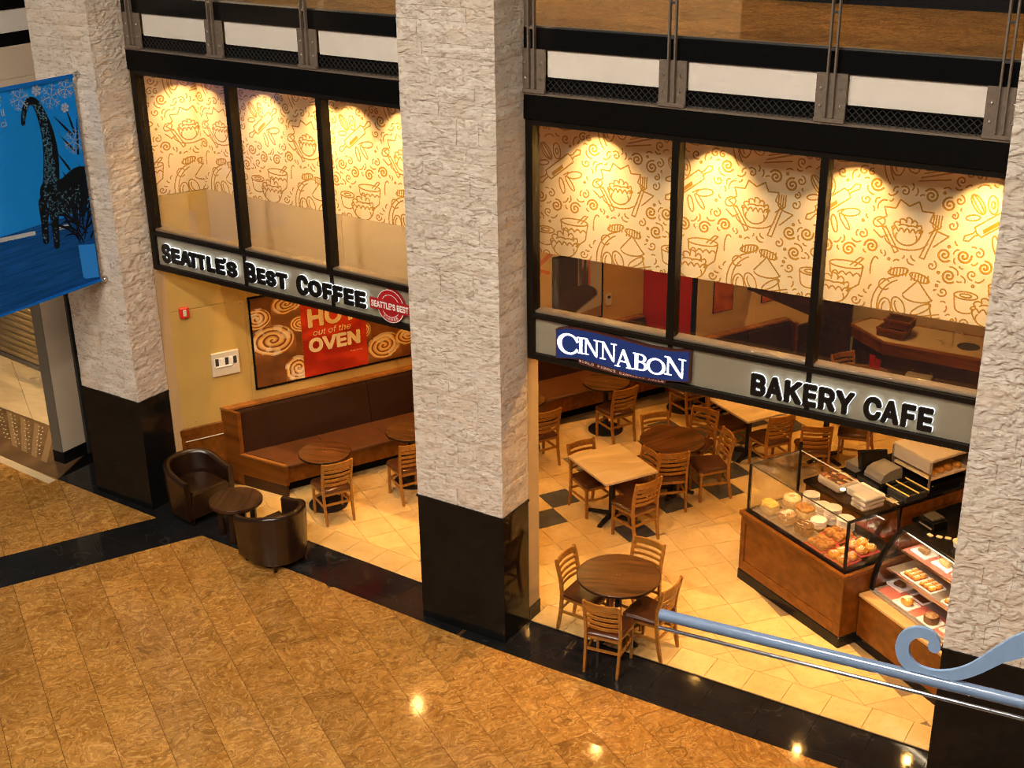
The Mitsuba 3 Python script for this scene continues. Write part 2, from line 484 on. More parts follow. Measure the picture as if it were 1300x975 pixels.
def tile_mat(s, i, j, w):
    c = s.centroid
    if w == 'L':
        for x, y in ((-1.16, 2.64), (-0.87, 2.06), (-0.12, 2.36)):
            if math.hypot(c.x - x, c.y - y) < 0.2:
                return 'mat_slate'
        t, n = np.array([c.x, c.y]) @ tA, np.array([c.x, c.y]) @ nA
        if 2.6 < t < 6.2 and 1.0 < n < 3.3 and c.x < 0.6:
            if (i + j) % 2 == 0:
                return 'mat_slate'
            if (i * 7 + j * 3) % 5 == 0:
                return 'mat_olive'
    elif w == 'R' and c.y > 4.6 and c.x < 2.6 and (i + j) % 3 == 0:
        return 'mat_olive'
    return 'mat_tile'


for s, i, j, w in ct[:292]:
    m, uv = tile_mesh(s, -0.008, 0.0)
    add('tile', m, tile_mat(s, i, j, w), 'cafe_floor', uv=uv)
for mm, nm in (('mat_tile', 'far_tiles'), ('mat_slate', 'far_dark_tiles'), ('mat_olive', 'far_olive_tiles')):
    ms = [tile_mesh(s, -0.008, 0.0) for s, i, j, w in ct[292:] if tile_mat(s, i, j, w) == mm]
    if ms:
        add(nm, cat(*[m for m, _ in ms]), mm, 'cafe_floor', uv=np.vstack([u for _, u in ms]), kind='stuff')


# ------------------------------------------------------------------ stone columns
def stone(x0, x1, z0, z1, seed, y_out=0.0):
    """split-faced block in the wall frame (x along, y up, z out), rough front"""
    r = np.random.default_rng(seed)
    nx, nz = max(3, int((x1 - x0) / 0.09)), 3
    xs, zs = np.linspace(x0 + 0.0012, x1 - 0.0012, nx + 1), np.linspace(z0 + 0.0012, z1 - 0.0012, nz + 1)
    base = y_out + r.uniform(-0.0035, 0.0035)
    v, f = [], []
    for a in range(nz + 1):
        for b in range(nx + 1):
            edge = a in (0, nz) or b in (0, nx)
            v.append((xs[b], zs[a], base + (r.uniform(-0.004, -0.001) if edge else r.uniform(0.0, 0.0065))))
    for a in range(nz):
        for b in range(nx):
            q = a * (nx + 1) + b
            f += [(q, q + 1, q + nx + 2), (q, q + nx + 2, q + nx + 1)]
    ring = [b for b in range(nx + 1)] + [a * (nx + 1) + nx for a in range(1, nz + 1)] + [nz * (nx + 1) + b for b in range(nx - 1, -1, -1)] + [a * (nx + 1) for a in range(nz - 1, 0, -1)]
    k = len(v)
    for q in ring:
        v.append((v[q][0], v[q][1], y_out - 0.045))
    for q in range(len(ring)):
        p = (q + 1) % len(ring)
        f += [(ring[q], k + q, ring[p]), (ring[p], k + q, k + p)]
    return trimesh.Trimesh(np.array(v), np.array(f), process=False)


def column(fl, ang, w, d, label, seed, top=7.3):
    k = tag(numbered('column'), label, None, None, 'structure')
    F = mat4(fl[0], fl[1], 0, ang)
    add('core', tf(bx(0.03, w - 0.03, 0.03, d + 0.25, 1.5, top), F), 'mat_mortar', k)
    add('granite_base', tf(cat(bx(0, w, 0, d, 0.0, 1.485, 0.003), bx(-0.012, w + 0.012, -0.012, d + 0.0, 1.482, 1.505)), F), 'mat_granite', k)
    faces = ((np.eye(4), w), (None, d), (0, d))
    r = np.random.default_rng(seed)
    z, n = 1.505, 0
    while z < top - 0.1:
        h = r.choice([0.125, 0.15, 0.17, 0.20, 0.26], p=[0.25, 0.28, 0.2, 0.15, 0.12])
        for side in (0, 1, 2):
            L = w if side == 0 else d
            if side == 0:
                W = F @ wall_frame(0, 0, 0, 0)
            elif side == 1:
                W = F @ wall_frame(w, 0, 0, 90)
            else:
                W = F @ wall_frame(0, d, 0, -90)
            x = 0.0
            a = 0.0 if side == 0 else (0.03 if side == 1 else 0.0)
            end = L - (0.03 if side == 2 else 0.0)
            x = a
            while x < end - 1e-6:
                e = x + r.uniform(0.22, 0.58)
                if end - e < 0.16:
                    e = end
                m = stone(x, e, z, min(z + h, top), int(r.integers(1e9)))
                add('stone', tf(m, W), 'mat_stone', k)
                x = e
        z += h
    return k


column((-6.535, -0.222), -1.95, 1.055, 0.49, 'left column of split-faced cream stone on a black granite base, beside the armchairs', 3)
column((-1.074, -0.495), -0.30, 1.071, 0.50, 'middle column of split-faced cream stone on a black granite base, between the two shop bays', 5)
column((4.448, -0.536), 2.69, 1.07, 0.50, 'right column of split-faced cream stone on a black granite base, in front of the pastry case', 11)

# plastered returns behind the columns with dark skirting
for nm, F, w in (('wall_right', mat4(-0.30, 0.0, 0, 0), 0.295), ('wall_middle', mat4(B1O[0], B1O[1], 0, B1A), 0.25), ('wall_left', mat4(-5.62, 0.245, 0, B1A), 0.155)):
    add(nm, tf(bx(0, w, 0.006, 0.22, 0.0, 5.5), F), 'mat_creamwall', kind='structure')
    add('skirting', tf(bx(-0.008, w + 0.008, 0.0, 0.228, 0.0, 0.17), F), 'mat_granite', nm)

# ------------------------------------------------------------------ shopfront frames, fascia and balustrade of both bays
def bay(n, F, xl, xr, mulls, plates, roomname):
    k = tag(f'window_{n}', f'dark framed shop window of the {roomname} bay above its sign band', None, None, 'structure')
    W = F @ wall_frame(0, 0, 0, 0)

    def fbox(x0, x1, z0, z1, y0, y1, c=0.0):
        return tf(bx(x0, x1, y0, y1, z0, z1, c), F)
    # frame
    add('jamb', fbox(xl, xl + 0.075, 3.10, 5.5, 0.0, 0.14, 0.004), 'mat_frame', k)
    add('jamb', fbox(xr - 0.075, xr, 3.10, 5.5, 0.0, 0.14, 0.004), 'mat_frame', k)
    add('head', fbox(xl + 0.075, xr - 0.075, 5.45, 5.505, 0.0, 0.14), 'mat_frame', k)
    add('sill', fbox(xl, xr, 3.535, 3.585, 0.0, 0.14, 0.004), 'mat_frame', k)
    add('sill_cap', fbox(xl + 0.075, xr - 0.075, 3.585, 3.612, 0.03, 0.17, 0.006), 'mat_bronze', k)
    add('lower_rail', fbox(xl, xr, 3.10, 3.165, 0.0, 0.14, 0.004), 'mat_frame', k)
    xs = [xl + 0.075]
    for m_ in mulls:
        add('mullion', fbox(m_ - 0.035, m_ + 0.035, 3.585, 5.45, 0.0, 0.14, 0.004), 'mat_frame', k)
        add('mullion_post', fbox(m_ - 0.022, m_ + 0.022, 3.165, 3.535, 0.030, 0.12), 'mat_frame', k)
        xs += [m_]
    xs += [xr - 0.075]
    for a, b in zip(xs[:-1], xs[1:]):
        ea, eb = (0.035 if a in mulls else 0), (0.035 if b in mulls else 0)
        add('pane', fbox(a + ea, b - eb, 3.605, 5.45, 0.068, 0.072), 'mat_glass', k)
        sa, sb = (0.022 if a in mulls else 0), (0.022 if b in mulls else 0)
        add('sign_panel', fbox(a + sa, b - sb, 3.165, 3.535, 0.045, 0.075), 'mat_signpanel', k)
    # black spandrel beam
    bk = tag(f'beam_{n}', f'black spandrel beam over the {roomname} shop window', None, None, 'structure')
    add('face', fbox(xl - 0.02, xr + 0.03, 5.505, 5.735, -0.022, 0.20, 0.004), 'mat_black', bk)
    add('lip', fbox(xl - 0.02, xr + 0.03, 5.735, 5.752, -0.03, 0.20), 'mat_steel', bk)
    # mesh strip
    ln = []
    zz0, zz1, st = 5.757, 5.893, 0.062
    x = xl - 0.2
    while x < xr + 0.2:
        ln += [LineString([(x, zz0), (x + 0.136, zz1)]), LineString([(x + 0.136, zz0), (x, zz1)])]
        x += st
    net = unary_union([l.buffer(0.0028, cap_style=2) for l in ln]).intersection(sbox(xl, zz0, xr, zz1))
    add('backing', fbox(xl, xr, 5.752, 5.90, 0.08, 0.10), 'mat_black', bk)
    add('wire_mesh', tf(prism(net, -0.012, -0.008), W @ np.diag([1, 1, 1, 1.0])), 'mat_darkgrey', bk, kind='stuff')
    # cream panels between the posts
    px = [xl] + [p for p in plates] + [xr]
    edges = []
    for p in plates:
        edges += [p - 0.13, p + 0.13]
    pts = sorted(set([xl] + edges + [xr]))
    for a, b in zip(pts[:-1], pts[1:]):
        if any(abs((a + b) / 2 - p) < 0.12 for p in plates) or b - a < 0.1:
            continue
        add('cream_panel', fbox(a, b, 5.90, 6.145, 0.02, 0.10), 'mat_fascia', bk)
        add('seal', fbox(a, b, 5.888, 5.900, 0.0, 0.10), 'mat_black', bk)
    add('black_rail', fbox(xl - 0.02, xr + 0.03, 6.145, 6.335, -0.006, 0.14, 0.004), 'mat_black_gloss', bk)
    # posts with bolted plates
    for p in plates:
        q = thing('balustrade_post', f'{"" } steel balustrade post with bolted plate, number'.strip(), 'post', 'steel balustrade posts above the shop windows')
        add('plate', fbox(p - 0.128, p + 0.128, 5.755, 6.15, -0.030, -0.008, 0.002), 'mat_steel', q)
        for s in (-0.030, 0.030):
            add('blade', fbox(p + s - 0.008, p + s + 0.008, 5.80, 7.25, -0.068, -0.028, 0.002), 'mat_steel', q)
        add('foot', fbox(p - 0.128, p + 0.128, 5.755, 5.79, -0.05, -0.030, 0.003), 'mat_steel', q)
        for sx in (-0.083, 0.083):
            for z in (5.885, 6.025):
                b_ = trimesh.creation.icosphere(subdivisions=1, radius=0.015)
                b_.apply_scale((1, 0.7, 1))
                b_.apply_translation((p + sx, -0.031, z))
                add('bolt', tf(b_, F), 'mat_chrome', q)
        for z in (6.33, 6.62, 6.9):
            b_ = bx(p - 0.022, p + 0.022, -0.058, -0.040, z, z + 0.02)
            add('spacer', tf(b_, F), 'mat_chrome', q)
        POSTS.append((q, n))
    pts2 = [xl + 0.02] + list(plates) + [xr - 0.02]
    bal = tag(numbered('glass_balustrade'), f'clear glass balustrade of the upper level over the {roomname} bay', 'balustrade')
    for a, b in zip(pts2[:-1], pts2[1:]):
        if b - a > 0.3:
            add('pane', fbox(a + 0.03, b - 0.03, 6.335, 7.2, 0.03, 0.042), 'mat_glass', bal)
    add('clamp_strip', fbox(xl, xr, 6.33, 6.352, 0.012, 0.062), 'mat_chrome', bal)
    add('handrail', tf(tube([(xl, 0.036, 7.24), (xr, 0.036, 7.24)], 0.028), F), 'mat_steel', bal, smooth=30)
    return k


POSTS = []
bay(1, F1, -4.40, -0.01, (-2.84, -1.50), (-4.23, -2.92, -1.565), 'left')
bay(2, F2, 0.0, 4.44, (1.545, 2.90), (0.105, 1.505, 2.915, 4.26), 'right')
ordn = ['leftmost of all', 'second from the left', 'third from the left', 'leftmost over the right bay', 'second over the right bay', 'third over the right bay', 'rightmost of all']
for (q, n), o in zip(POSTS, ordn):
    labels[q]['label'] = f'bolted steel balustrade post above the shop windows, {o}'

# ------------------------------------------------------------------ ceiling of the cafe, bulkhead with printed wallpaper, upper floor
add('ceiling', prism(Polygon([tuple(b1(-5.2, 0.76)), tuple(b1(0, 0.76)), (0, 0.78), (6.0, 0.78), (6.0, 10.5), (-3, 10.5), (-6, 2)]), 4.05, 4.15), 'mat_creamwall', kind='structure', label='cafe ceiling behind the printed bulkhead')
add('upper_floor', prism(Polygon([tuple(b1(-6, 0.22)), tuple(b1(0, 0.22)), (0, 0.22), (6.5, 0.22), (6.5, 12), (-12, 12), (-12, 0.6)]), 5.51, 6.10), 'mat_creamwall', kind='structure', label='slab of the upper level behind the glass balustrade')
up_region = Polygon([tuple(b1(-5, 0.24)), tuple(b1(0, 0.24)), (0, 0.24), (5.2, 0.24), (5.2, 6.2), (-5, 6.2)])
for s, i, j in grid_tiles(up_region, 58.5, 0.92, 0.92, 0.006, 0.5, (0, 0)):
    m, uv = tile_mesh(s, 6.10, 6.112, 58.5)
    add('tile', m, 'mat_marble', 'upper_floor', uv=uv)
add('upper_wall', cat(bx(-9, 6.5, 6.2, 6.4, 6.1, 9.4)), 'mat_creamwall', kind='structure', label='back wall of the upper level')
add('dark_base', bx(0.2, 6.5, 4.62, 6.2, 6.10, 6.9), 'mat_black', 'upper_wall')


# ------------------------------------------------------------------ printed wallpaper: line drawings laid out in a 1.40 x 1.30 m repeat
def spiral(cx, cy, r, turns=1.8, a0=0.0, flip=1):
    t = np.linspace(0.12, 1, 26)
    a = a0 + flip * t * turns * 2 * math.pi
    return [(cx + r * q * math.cos(b), cy + r * q * math.sin(b)) for q, b in zip(t, a)]


def arc(cx, cy, rx, ry, a0, a1, n=18, rot=0.0):
    a = np.radians(np.linspace(a0, a1, n))
    x, y = rx * np.cos(a), ry * np.sin(a)
    c, s = math.cos(math.radians(rot)), math.sin(math.radians(rot))
    return [(cx + c * p - s * q, cy + s * p + c * q) for p, q in zip(x, y)]


def wavy(x0, y0, x1, y1, n, amp):
    t = np.linspace(0, 1, n * 6 + 1)
    return [(x0 + (x1 - x0) * q, y0 + (y1 - y0) * q + amp * abs(math.sin(q * n * math.pi)) - amp) for q in t]


def bun(cx, cy, w, h):
    """frosted bun in a cup"""
    cl = []
    for q, (ax, ay, rr) in enumerate(((-0.92, 0.02, 0.16), (-0.72, 0.28, 0.24), (-0.36, 0.50, 0.26), (0.02, 0.62, 0.28), (0.40, 0.48, 0.26), (0.74, 0.26, 0.24), (0.92, 0.02, 0.16))):
        cl += arc(cx + ax * w, cy + ay * w, rr * w, rr * w * 0.9, 200 - 30 * q, 60 - 30 * q, 7)
    L = [arc(cx, cy, w, h, 180, 360), wavy(cx - w, cy + 0.01, cx + w, cy + 0.01, 5, 0.035), cl,
         arc(cx - w * 0.25, cy + w * 0.22, w * 0.35, w * 0.12, 20, 170, 8), arc(cx + w * 0.35, cy + w * 0.20, w * 0.35, w * 0.12, 10, 160, 8),
         arc(cx - w * 0.6, cy - h * 0.5, w * 0.16, h * 0.25, 120, 230), arc(cx + w * 0.6, cy - h * 0.55, w * 0.12, h * 0.25, -60, 60)]
    return L


def motif_pin(cx, cy):
    L, r = [], math.radians(38)
    def R(pts):
        return [(cx + math.cos(r) * x - math.sin(r) * y, cy + math.sin(r) * x + math.cos(r) * y) for x, y in pts]
    L += [R([(-0.16, -0.05), (0.16, -0.05)] + [(0.175, 0), (0.16, 0.05), (-0.16, 0.05), (-0.175, 0), (-0.16, -0.05)])]
    for s in (-1, 1):
        L += [R([(s * x, y) for x, y in [(0.175, -0.02), (0.20, -0.012), (0.27, -0.028), (0.30, 0), (0.27, 0.028), (0.20, 0.012), (0.175, 0.02)]])]
    L += [R([(-0.12 + 0.012 * i, -0.032), (-0.112 + 0.012 * i, -0.008)]) for i in range(13)]
    L += [arc(cx - 0.15, cy + 0.14, 0.095, 0.042, 0, 360, 24, 125), arc(cx - 0.15, cy + 0.14, 0.095, 0.018, 0, 360, 20, 125), arc(cx - 0.03, cy + 0.15, 0.08, 0.04, 0, 360, 20, 100), arc(cx - 0.03, cy + 0.15, 0.03, 0.015, 0, 360, 12, 100)]
    L += [arc(cx + 0.17, cy - 0.07, 0.085, 0.035, 0, 360, 20, 10), arc(cx + 0.12, cy - 0.16, 0.085, 0.022, 0, 360, 20, -55), arc(cx + 0.03, cy - 0.19, 0.08, 0.025, 0, 360, 20, -75), [(cx + 0.05, cy - 0.08), (cx + 0.10, cy - 0.05)]]
    L += [arc(cx - 0.18, cy + 0.02, 0.06, 0.025, 0, 360, 16, 10)]
    return L


def motif_splash(cx, cy):
    L = bun(cx, cy - 0.02, 0.125, 0.14)
    z = []
    for i in range(13):
        a = math.radians(195 - 210 * i / 12)
        r = 0.27 if i % 2 else 0.20
        z.append((cx + r * math.cos(a), cy + 0.02 + r * 0.85 * math.sin(a)))
    L += [z, arc(cx, cy - 0.10, 0.19, 0.10, 190, 350)]
    L += [[(cx + 0.24, cy + 0.04), (cx + 0.13, cy - 0.25), (cx + 0.17, cy - 0.26), (cx + 0.26, cy + 0.02)]]
    L += [[(cx + 0.22 + 0.022 * i, cy + 0.14), (cx + 0.215 + 0.022 * i, cy + 0.05)] for i in range(4)] + [arc(cx + 0.25, cy + 0.05, 0.036, 0.03, 180, 360, 8)]
    L += [arc(cx - 0.25, cy + 0.02, 0.055, 0.042, 0, 360, 18, 30), [(cx - 0.22, cy - 0.02), (cx - 0.09, cy - 0.24), (cx - 0.06, cy - 0.22), (cx - 0.19, cy - 0.01)]]
    L += [[(cx + 0.26, cy + 0.0), (cx + 0.36, cy - 0.03), (cx + 0.24, cy - 0.14)], [(cx - 0.29, cy - 0.06), (cx - 0.22, cy - 0.12), (cx - 0.17, cy - 0.09)]]
    return L


def motif_cups(cx, cy):
    L = bun(cx + 0.02, cy - 0.06, 0.155, 0.15)
    L += [arc(cx - 0.20, cy + 0.05, 0.10, 0.035, 0, 360, 24), arc(cx - 0.20, cy + 0.05, 0.05, 0.016, 0, 360, 16), [(cx - 0.30, cy + 0.05), (cx - 0.285, cy - 0.06)] + arc(cx - 0.20, cy - 0.07, 0.08, 0.04, 180, 330), ]
    L += [arc(cx + 0.13, cy + 0.17, 0.155, 0.035, 0, 360, 26), [(cx - 0.02, cy + 0.16), (cx - 0.01, cy + 0.08)], [(cx + 0.285, cy + 0.16), (cx + 0.26, cy + 0.0), (cx + 0.17, cy - 0.07)], wavy(cx + 0.0, cy + 0.10, cx + 0.27, cy + 0.10, 4, 0.03)]
    L += [[(cx + 0.17, cy + 0.17), (cx + 0.25, cy + 0.25), (cx + 0.285, cy + 0.245), (cx + 0.21, cy + 0.165)]]
    return L


def motif_bowl(cx, cy):
    L = [arc(cx, cy - 0.10, 0.27, 0.30, 100, 220), arc(cx + 0.02, cy - 0.10, 0.24, 0.27, 110, 215), arc(cx - 0.15, cy - 0.12, 0.055, 0.095, 0, 360, 24), arc(cx - 0.15, cy - 0.12, 0.025, 0.06, 100, 250, 12), arc(cx - 0.03, cy - 0.09, 0.055, 0.095, 0, 360, 24, 25), arc(cx - 0.03, cy - 0.09, 0.025, 0.06, 100, 250, 12, 25)]
    L += [[(cx + 0.0, cy + 0.04), (cx + 0.12, cy + 0.18), (cx + 0.20, cy + 0.08), (cx + 0.25, cy + 0.02)] + arc(cx + 0.13, cy + 0.03, 0.13, 0.05, -10, -170)]
    L += [[(cx + 0.23, cy + 0.0), (cx + 0.27, cy - 0.14)], [(cx + 0.06, cy - 0.21), (cx + 0.34, cy - 0.13)], [(cx + 0.08, cy - 0.17), (cx + 0.33, cy - 0.10)], [(cx + 0.04, cy - 0.24), (cx + 0.30, cy - 0.20)], arc(cx + 0.17, cy - 0.08, 0.10, 0.03, 0, 360, 18, 35)]
    for i in range(2):
        x0 = cx - 0.06 + 0.19 * i
        L += [arc(x0, cy + 0.235 - 0.03 * i, 0.09, 0.035, 0, 360, 18, 14 - 30 * i)] + [[(x0 - 0.07 + 0.028 * q, cy + 0.205 - 0.03 * i), (x0 - 0.065 + 0.028 * q, cy + 0.262 - 0.03 * i)] for q in range(6)]
    L += [arc(cx - 0.17, cy + 0.10, 0.05, 0.05, 40, 320, 16), arc(cx - 0.27, cy + 0.22, 0.04, 0.12, 60, 200, 14)]
    return L


def doodle_tile():
    r = np.random.default_rng(4)
    big = motif_pin(0.30, 1.00) + motif_splash(0.98, 0.86) + motif_cups(0.34, 0.28) + motif_bowl(1.00, 0.22)
    big = [LineString(l) for l in big]
    W_, H_ = 1.40, 1.30
    occ = unary_union([g.buffer(0.035) for l in big for g in [affinity.translate(l, a, b) for a in (-W_, 0, W_) for b in (-H_, 0, H_)]])
    hull = [unary_union([LineString(l) for l in m]).convex_hull for m in (motif_pin(0.30, 1.00), motif_splash(0.98, 0.86), motif_cups(0.34, 0.28), motif_bowl(1.00, 0.22))]
    occ = unary_union([occ] + [affinity.translate(h.buffer(-0.03), a, b) for h in hull for a in (-W_, 0, W_) for b in (-H_, 0, H_)])
    small = []
    CE = 0.005
    gw, gh = int(W_ / CE), int(H_ / CE)
    gx, gy = np.meshgrid((np.arange(gw) + 0.5) * CE, (np.arange(gh) + 0.5) * CE, indexing='ij')
    grid = shapely.contains_xy(occ, gx, gy)

    def cells(pts, rad):
        q = np.array(LineString(pts).segmentize(0.006).coords)
        k_ = int(math.ceil(rad / CE))
        out_ = set()
        for a in range(-k_, k_ + 1):
            for b in range(-k_, k_ + 1):
                if (a * a + b * b) * CE * CE <= rad * rad:
                    ii = (np.floor(q[:, 0] / CE).astype(int) + a) % gw
                    jj = (np.floor(q[:, 1] / CE).astype(int) + b) % gh
                    out_.update(zip(ii.tolist(), jj.tolist()))
        ij = np.array(list(out_))
        return ij[:, 0], ij[:, 1]
    for kind, size, tries, most in (('s', 0.064, 300, 9), ('s', 0.046, 400, 14), ('a', 0.060, 500, 40), ('s', 0.034, 300, 14), ('a', 0.045, 1200, 90), ('a', 0.032, 1600, 110), ('o', 0.010, 300, 8), ('a', 0.020, 1200, 70)):
        got = 0
        for _ in range(tries):
            x, y, u, v_ = r.uniform(0, W_), r.uniform(0, H_), r.uniform(0, 360), r.choice([-1, 1])
            if kind == 's':
                p = spiral(x, y, size, 1.9 if size > 0.05 else 1.35, math.radians(u), v_)
            elif kind == 'a':
                p = arc(x, y, size, size * 0.75, 0, r.uniform(70, 140), 7, u)
            else:
                p = arc(x, y, size, size, 0, 360, 9)
            c = cells(p, 0.019)
            if not grid[c].any():
                c = cells(p, 0.010)
                grid[c] = True
                small.append(LineString(p))
                got += 1
                if got >= most:
                    break
    out = [g.buffer(0.0068, 3) for g in big] + [g.buffer(0.0070 if g.length < 0.3 else 0.0095, 3) for g in small]
    return out, W_, H_


DOOD, DW, DH = doodle_tile()


def doodles(x0, x1, y0, y1, ox, oy):
    out, clip = [], sbox(x0, y0, x1, y1)
    for a in range(math.floor((x0 - ox) / DW) - 1, math.ceil((x1 - ox) / DW) + 1):
        for b in range(math.floor((y0 - oy) / DH) - 1, math.ceil((y1 - oy) / DH) + 1):
            for g in DOOD:
                h = affinity.translate(g, ox + a * DW, oy + b * DH)
                if clip.contains(h):
                    out.append(h)
                elif clip.intersects(h):
                    out.append(h.intersection(clip))
    return cat(*[sheet(g) for g in out if not g.is_empty])


def paper(name, W, x0, x1, y0, y1, ox, oy, label):
    k = add(name, tf(bx(x0, x1, y0, y1, -0.06, 0.0), W), 'mat_wallpaper', label=label, kind='structure')
    add('print', tf(doodles(x0, x1, y0, y1, ox, oy), W @ mat4(0, 0, 0.0015)), 'mat_doodle', k, kind='stuff')
    return k


# right bay bulkhead (0.70 m behind the glass) and left bay bulkhead with its plain lower part
WB2 = wall_frame(0, 0.70, 0, 0)
paper('wall_bulkhead_right', WB2, -0.55, 4.75, 3.98, 5.50, -0.33, 3.90, 'bulkhead with brown printed drawings on cream paper behind the right bay window')
WB1 = F1 @ wall_frame(0, 0.72, 0, 0)
lb = paper('wall_bulkhead_left', WB1, -4.12, 0.52, 3.98, 5.50, -0.55 - 2.8, 3.90, 'bulkhead with brown printed drawings on cream paper behind the left bay window')
add('plain_panel', tf(bx(-4.12, -1.93, 3.10, 3.978, -0.06, 0.0), WB1), 'mat_creamwall', lb)
add('plain_panel', tf(bx(-1.926, 0.52, 3.10, 3.978, -0.06, 0.0), WB1), 'mat_creamwall', lb)

# ------------------------------------------------------------------ poster wall (seen through both bays), red return, rear wall
o = on_wall(0, 5.03)
WW = wall_frame(o[0], o[1], 0, WA)                     # x = t along the wall, y up, z out into the cafe


def wbox(x0, x1, y0, y1, z0, z1, c=0.0, W=None):
    return tf(bx(x0, x1, y0, y1, z0, z1, c), WW if W is None else W)


wl = add('wall_poster', wbox(-2.45, 5.12, 0, 4.05, -0.10, 0.0), 'mat_olivewall', label='ochre wall panels behind the brown banquette', kind='structure')
for x0, x1, y0, y1 in ((-2.40, -1.215, 0.885, 2.475), (-2.40, -1.215, 2.487, 3.97), (-1.203, 0.9, 0.885, 2.475), (-1.203, 0.9, 2.487, 3.97), (0.912, 3.0, 0.885, 3.97), (3.012, 5.115, 0.885, 3.97)):
    add('panel', wbox(x0, x1, y0, y1, 0.0, 0.009, 0.002), 'mat_olivewall', wl)
for x, y in ((-1.26, 2.44), (-1.26, 2.53), (-1.15, 2.56), (-1.17, 2.44), (-2.0, 0.96), (-1.27, 3.9)):
    b_ = trimesh.creation.icosphere(subdivisions=1, radius=0.010)
    b_.apply_translation((x, y, 0.009))
    add('screw', tf(b_, WW), 'mat_bronze', wl)
paper('wall_print_left', wall_frame(*on_wall(0, 5.02), 0, WA), -2.42, -1.40, 3.98, 5.50, -2.66, 3.90, 'printed cream wallpaper on the side wall above the ochre panels')
add('wainscot', cat(wbox(-2.42, -1.55, 0.0, 0.82, 0.0, 0.018), wbox(-2.42, -1.55, 0.80, 0.885, 0.0, 0.035, 0.004), wbox(-2.24, -2.17, 0.0, 0.80, 0.018, 0.030), wbox(-1.66, -1.57, 0.0, 0.80, 0.018, 0.030), wbox(-2.2, -1.6, 0.72, 0.80, 0.018, 0.030), wbox(-2.2, -1.6, 0.0, 0.14, 0.018, 0.030)), 'mat_cherry', wl, label='stained wood wainscot')
add('wainscot_bead', wbox(-2.17, -1.66, 0.705, 0.718, 0.018, 0.036, 0.003), 'mat_offwhite', wl)
# red return wall
WR = wall_frame(*on_wall(5.12, 5.03), 0, WA - 90)
wr = add('wall_red', wbox(-0.1, 1.31, 0, 4.05, -0.10, 0.0, W=WR), 'mat_red', label='red painted return wall between two tan walls', kind='structure')
add('edge_strip', wbox(1.215, 1.315, 0, 4.05, 0.0, 0.02, W=WR), 'mat_black', wr)
we_o = on_wall(0, 3.72)
WE = wall_frame(we_o[0], we_o[1], 0, WA)
we = add('wall_rear', wbox(5.12, 9.2, 0, 4.05, -0.10, 0.0, W=WE), 'mat_creamwall', label='tan rear wall behind the far booth', kind='structure')
add('panel', wbox(5.14, 6.24, 0.885, 3.9, 0.0, 0.007, 0.002, W=WE), 'mat_creamwall', we)
add('panel', wbox(6.25, 7.40, 0.885, 3.9, 0.0, 0.007, 0.002, W=WE), 'mat_creamwall', we)
add('wainscot', cat(wbox(6.86, 9.2, 0.0, 0.80, 0.0, 0.02, W=WE), wbox(6.86, 9.2, 0.80, 0.885, 0.0, 0.04, 0.004, W=WE)), 'mat_darkwood', we)

add('wall_side', bx(5.25, 5.37, 0.25, 8.65, 0, 4.05), 'mat_creamwall', kind='structure', label='tan side wall behind the right column')
# wall things
t = thing('fire_alarm', 'small red fire alarm box with a clear strobe on the ochre wall', 'fire alarm')
add('box', wbox(-2.06, -1.94, 2.39, 2.53, 0.009, 0.06, 0.008), 'mat_alarm', t)
add('strobe', wbox(-2.02, -1.975, 2.42, 2.505, 0.058, 0.068, 0.004), 'mat_offwhite', t)
t = thing('breaker_panel', 'white electrical breaker panel with dark switches on the ochre wall', 'breaker panel')
add('housing', wbox(-1.72, -1.35, 1.52, 1.84, 0.009, 0.045, 0.008), 'mat_offwhite', t)
add('recess', wbox(-1.69, -1.38, 1.66, 1.77, 0.045, 0.047), 'mat_white', t)
for x in (-1.675, -1.545, -1.435):
    add('switch', wbox(x, x + 0.045, 1.665, 1.765, 0.046, 0.054, 0.003), 'mat_darkgrey', t)
for x in (-1.615, -1.49):
    add('breaker', wbox(x, x + 0.05, 1.67, 1.762, 0.046, 0.056, 0.003), 'mat_white', t)
add('lip', wbox(-1.68, -1.45, 1.645, 1.658, 0.045, 0.062, 0.002), 'mat_white', t)
t = thing('thermostat', 'small white thermostat on the tan wall beside the red wall', 'thermostat')
add('case', wbox(4.40, 4.51, 1.33, 1.51, 0.009, 0.04, 0.006), 'mat_offwhite', t)
add('display', wbox(4.43, 4.48, 1.44, 1.48, 0.038, 0.043), 'mat_darkgrey', t)


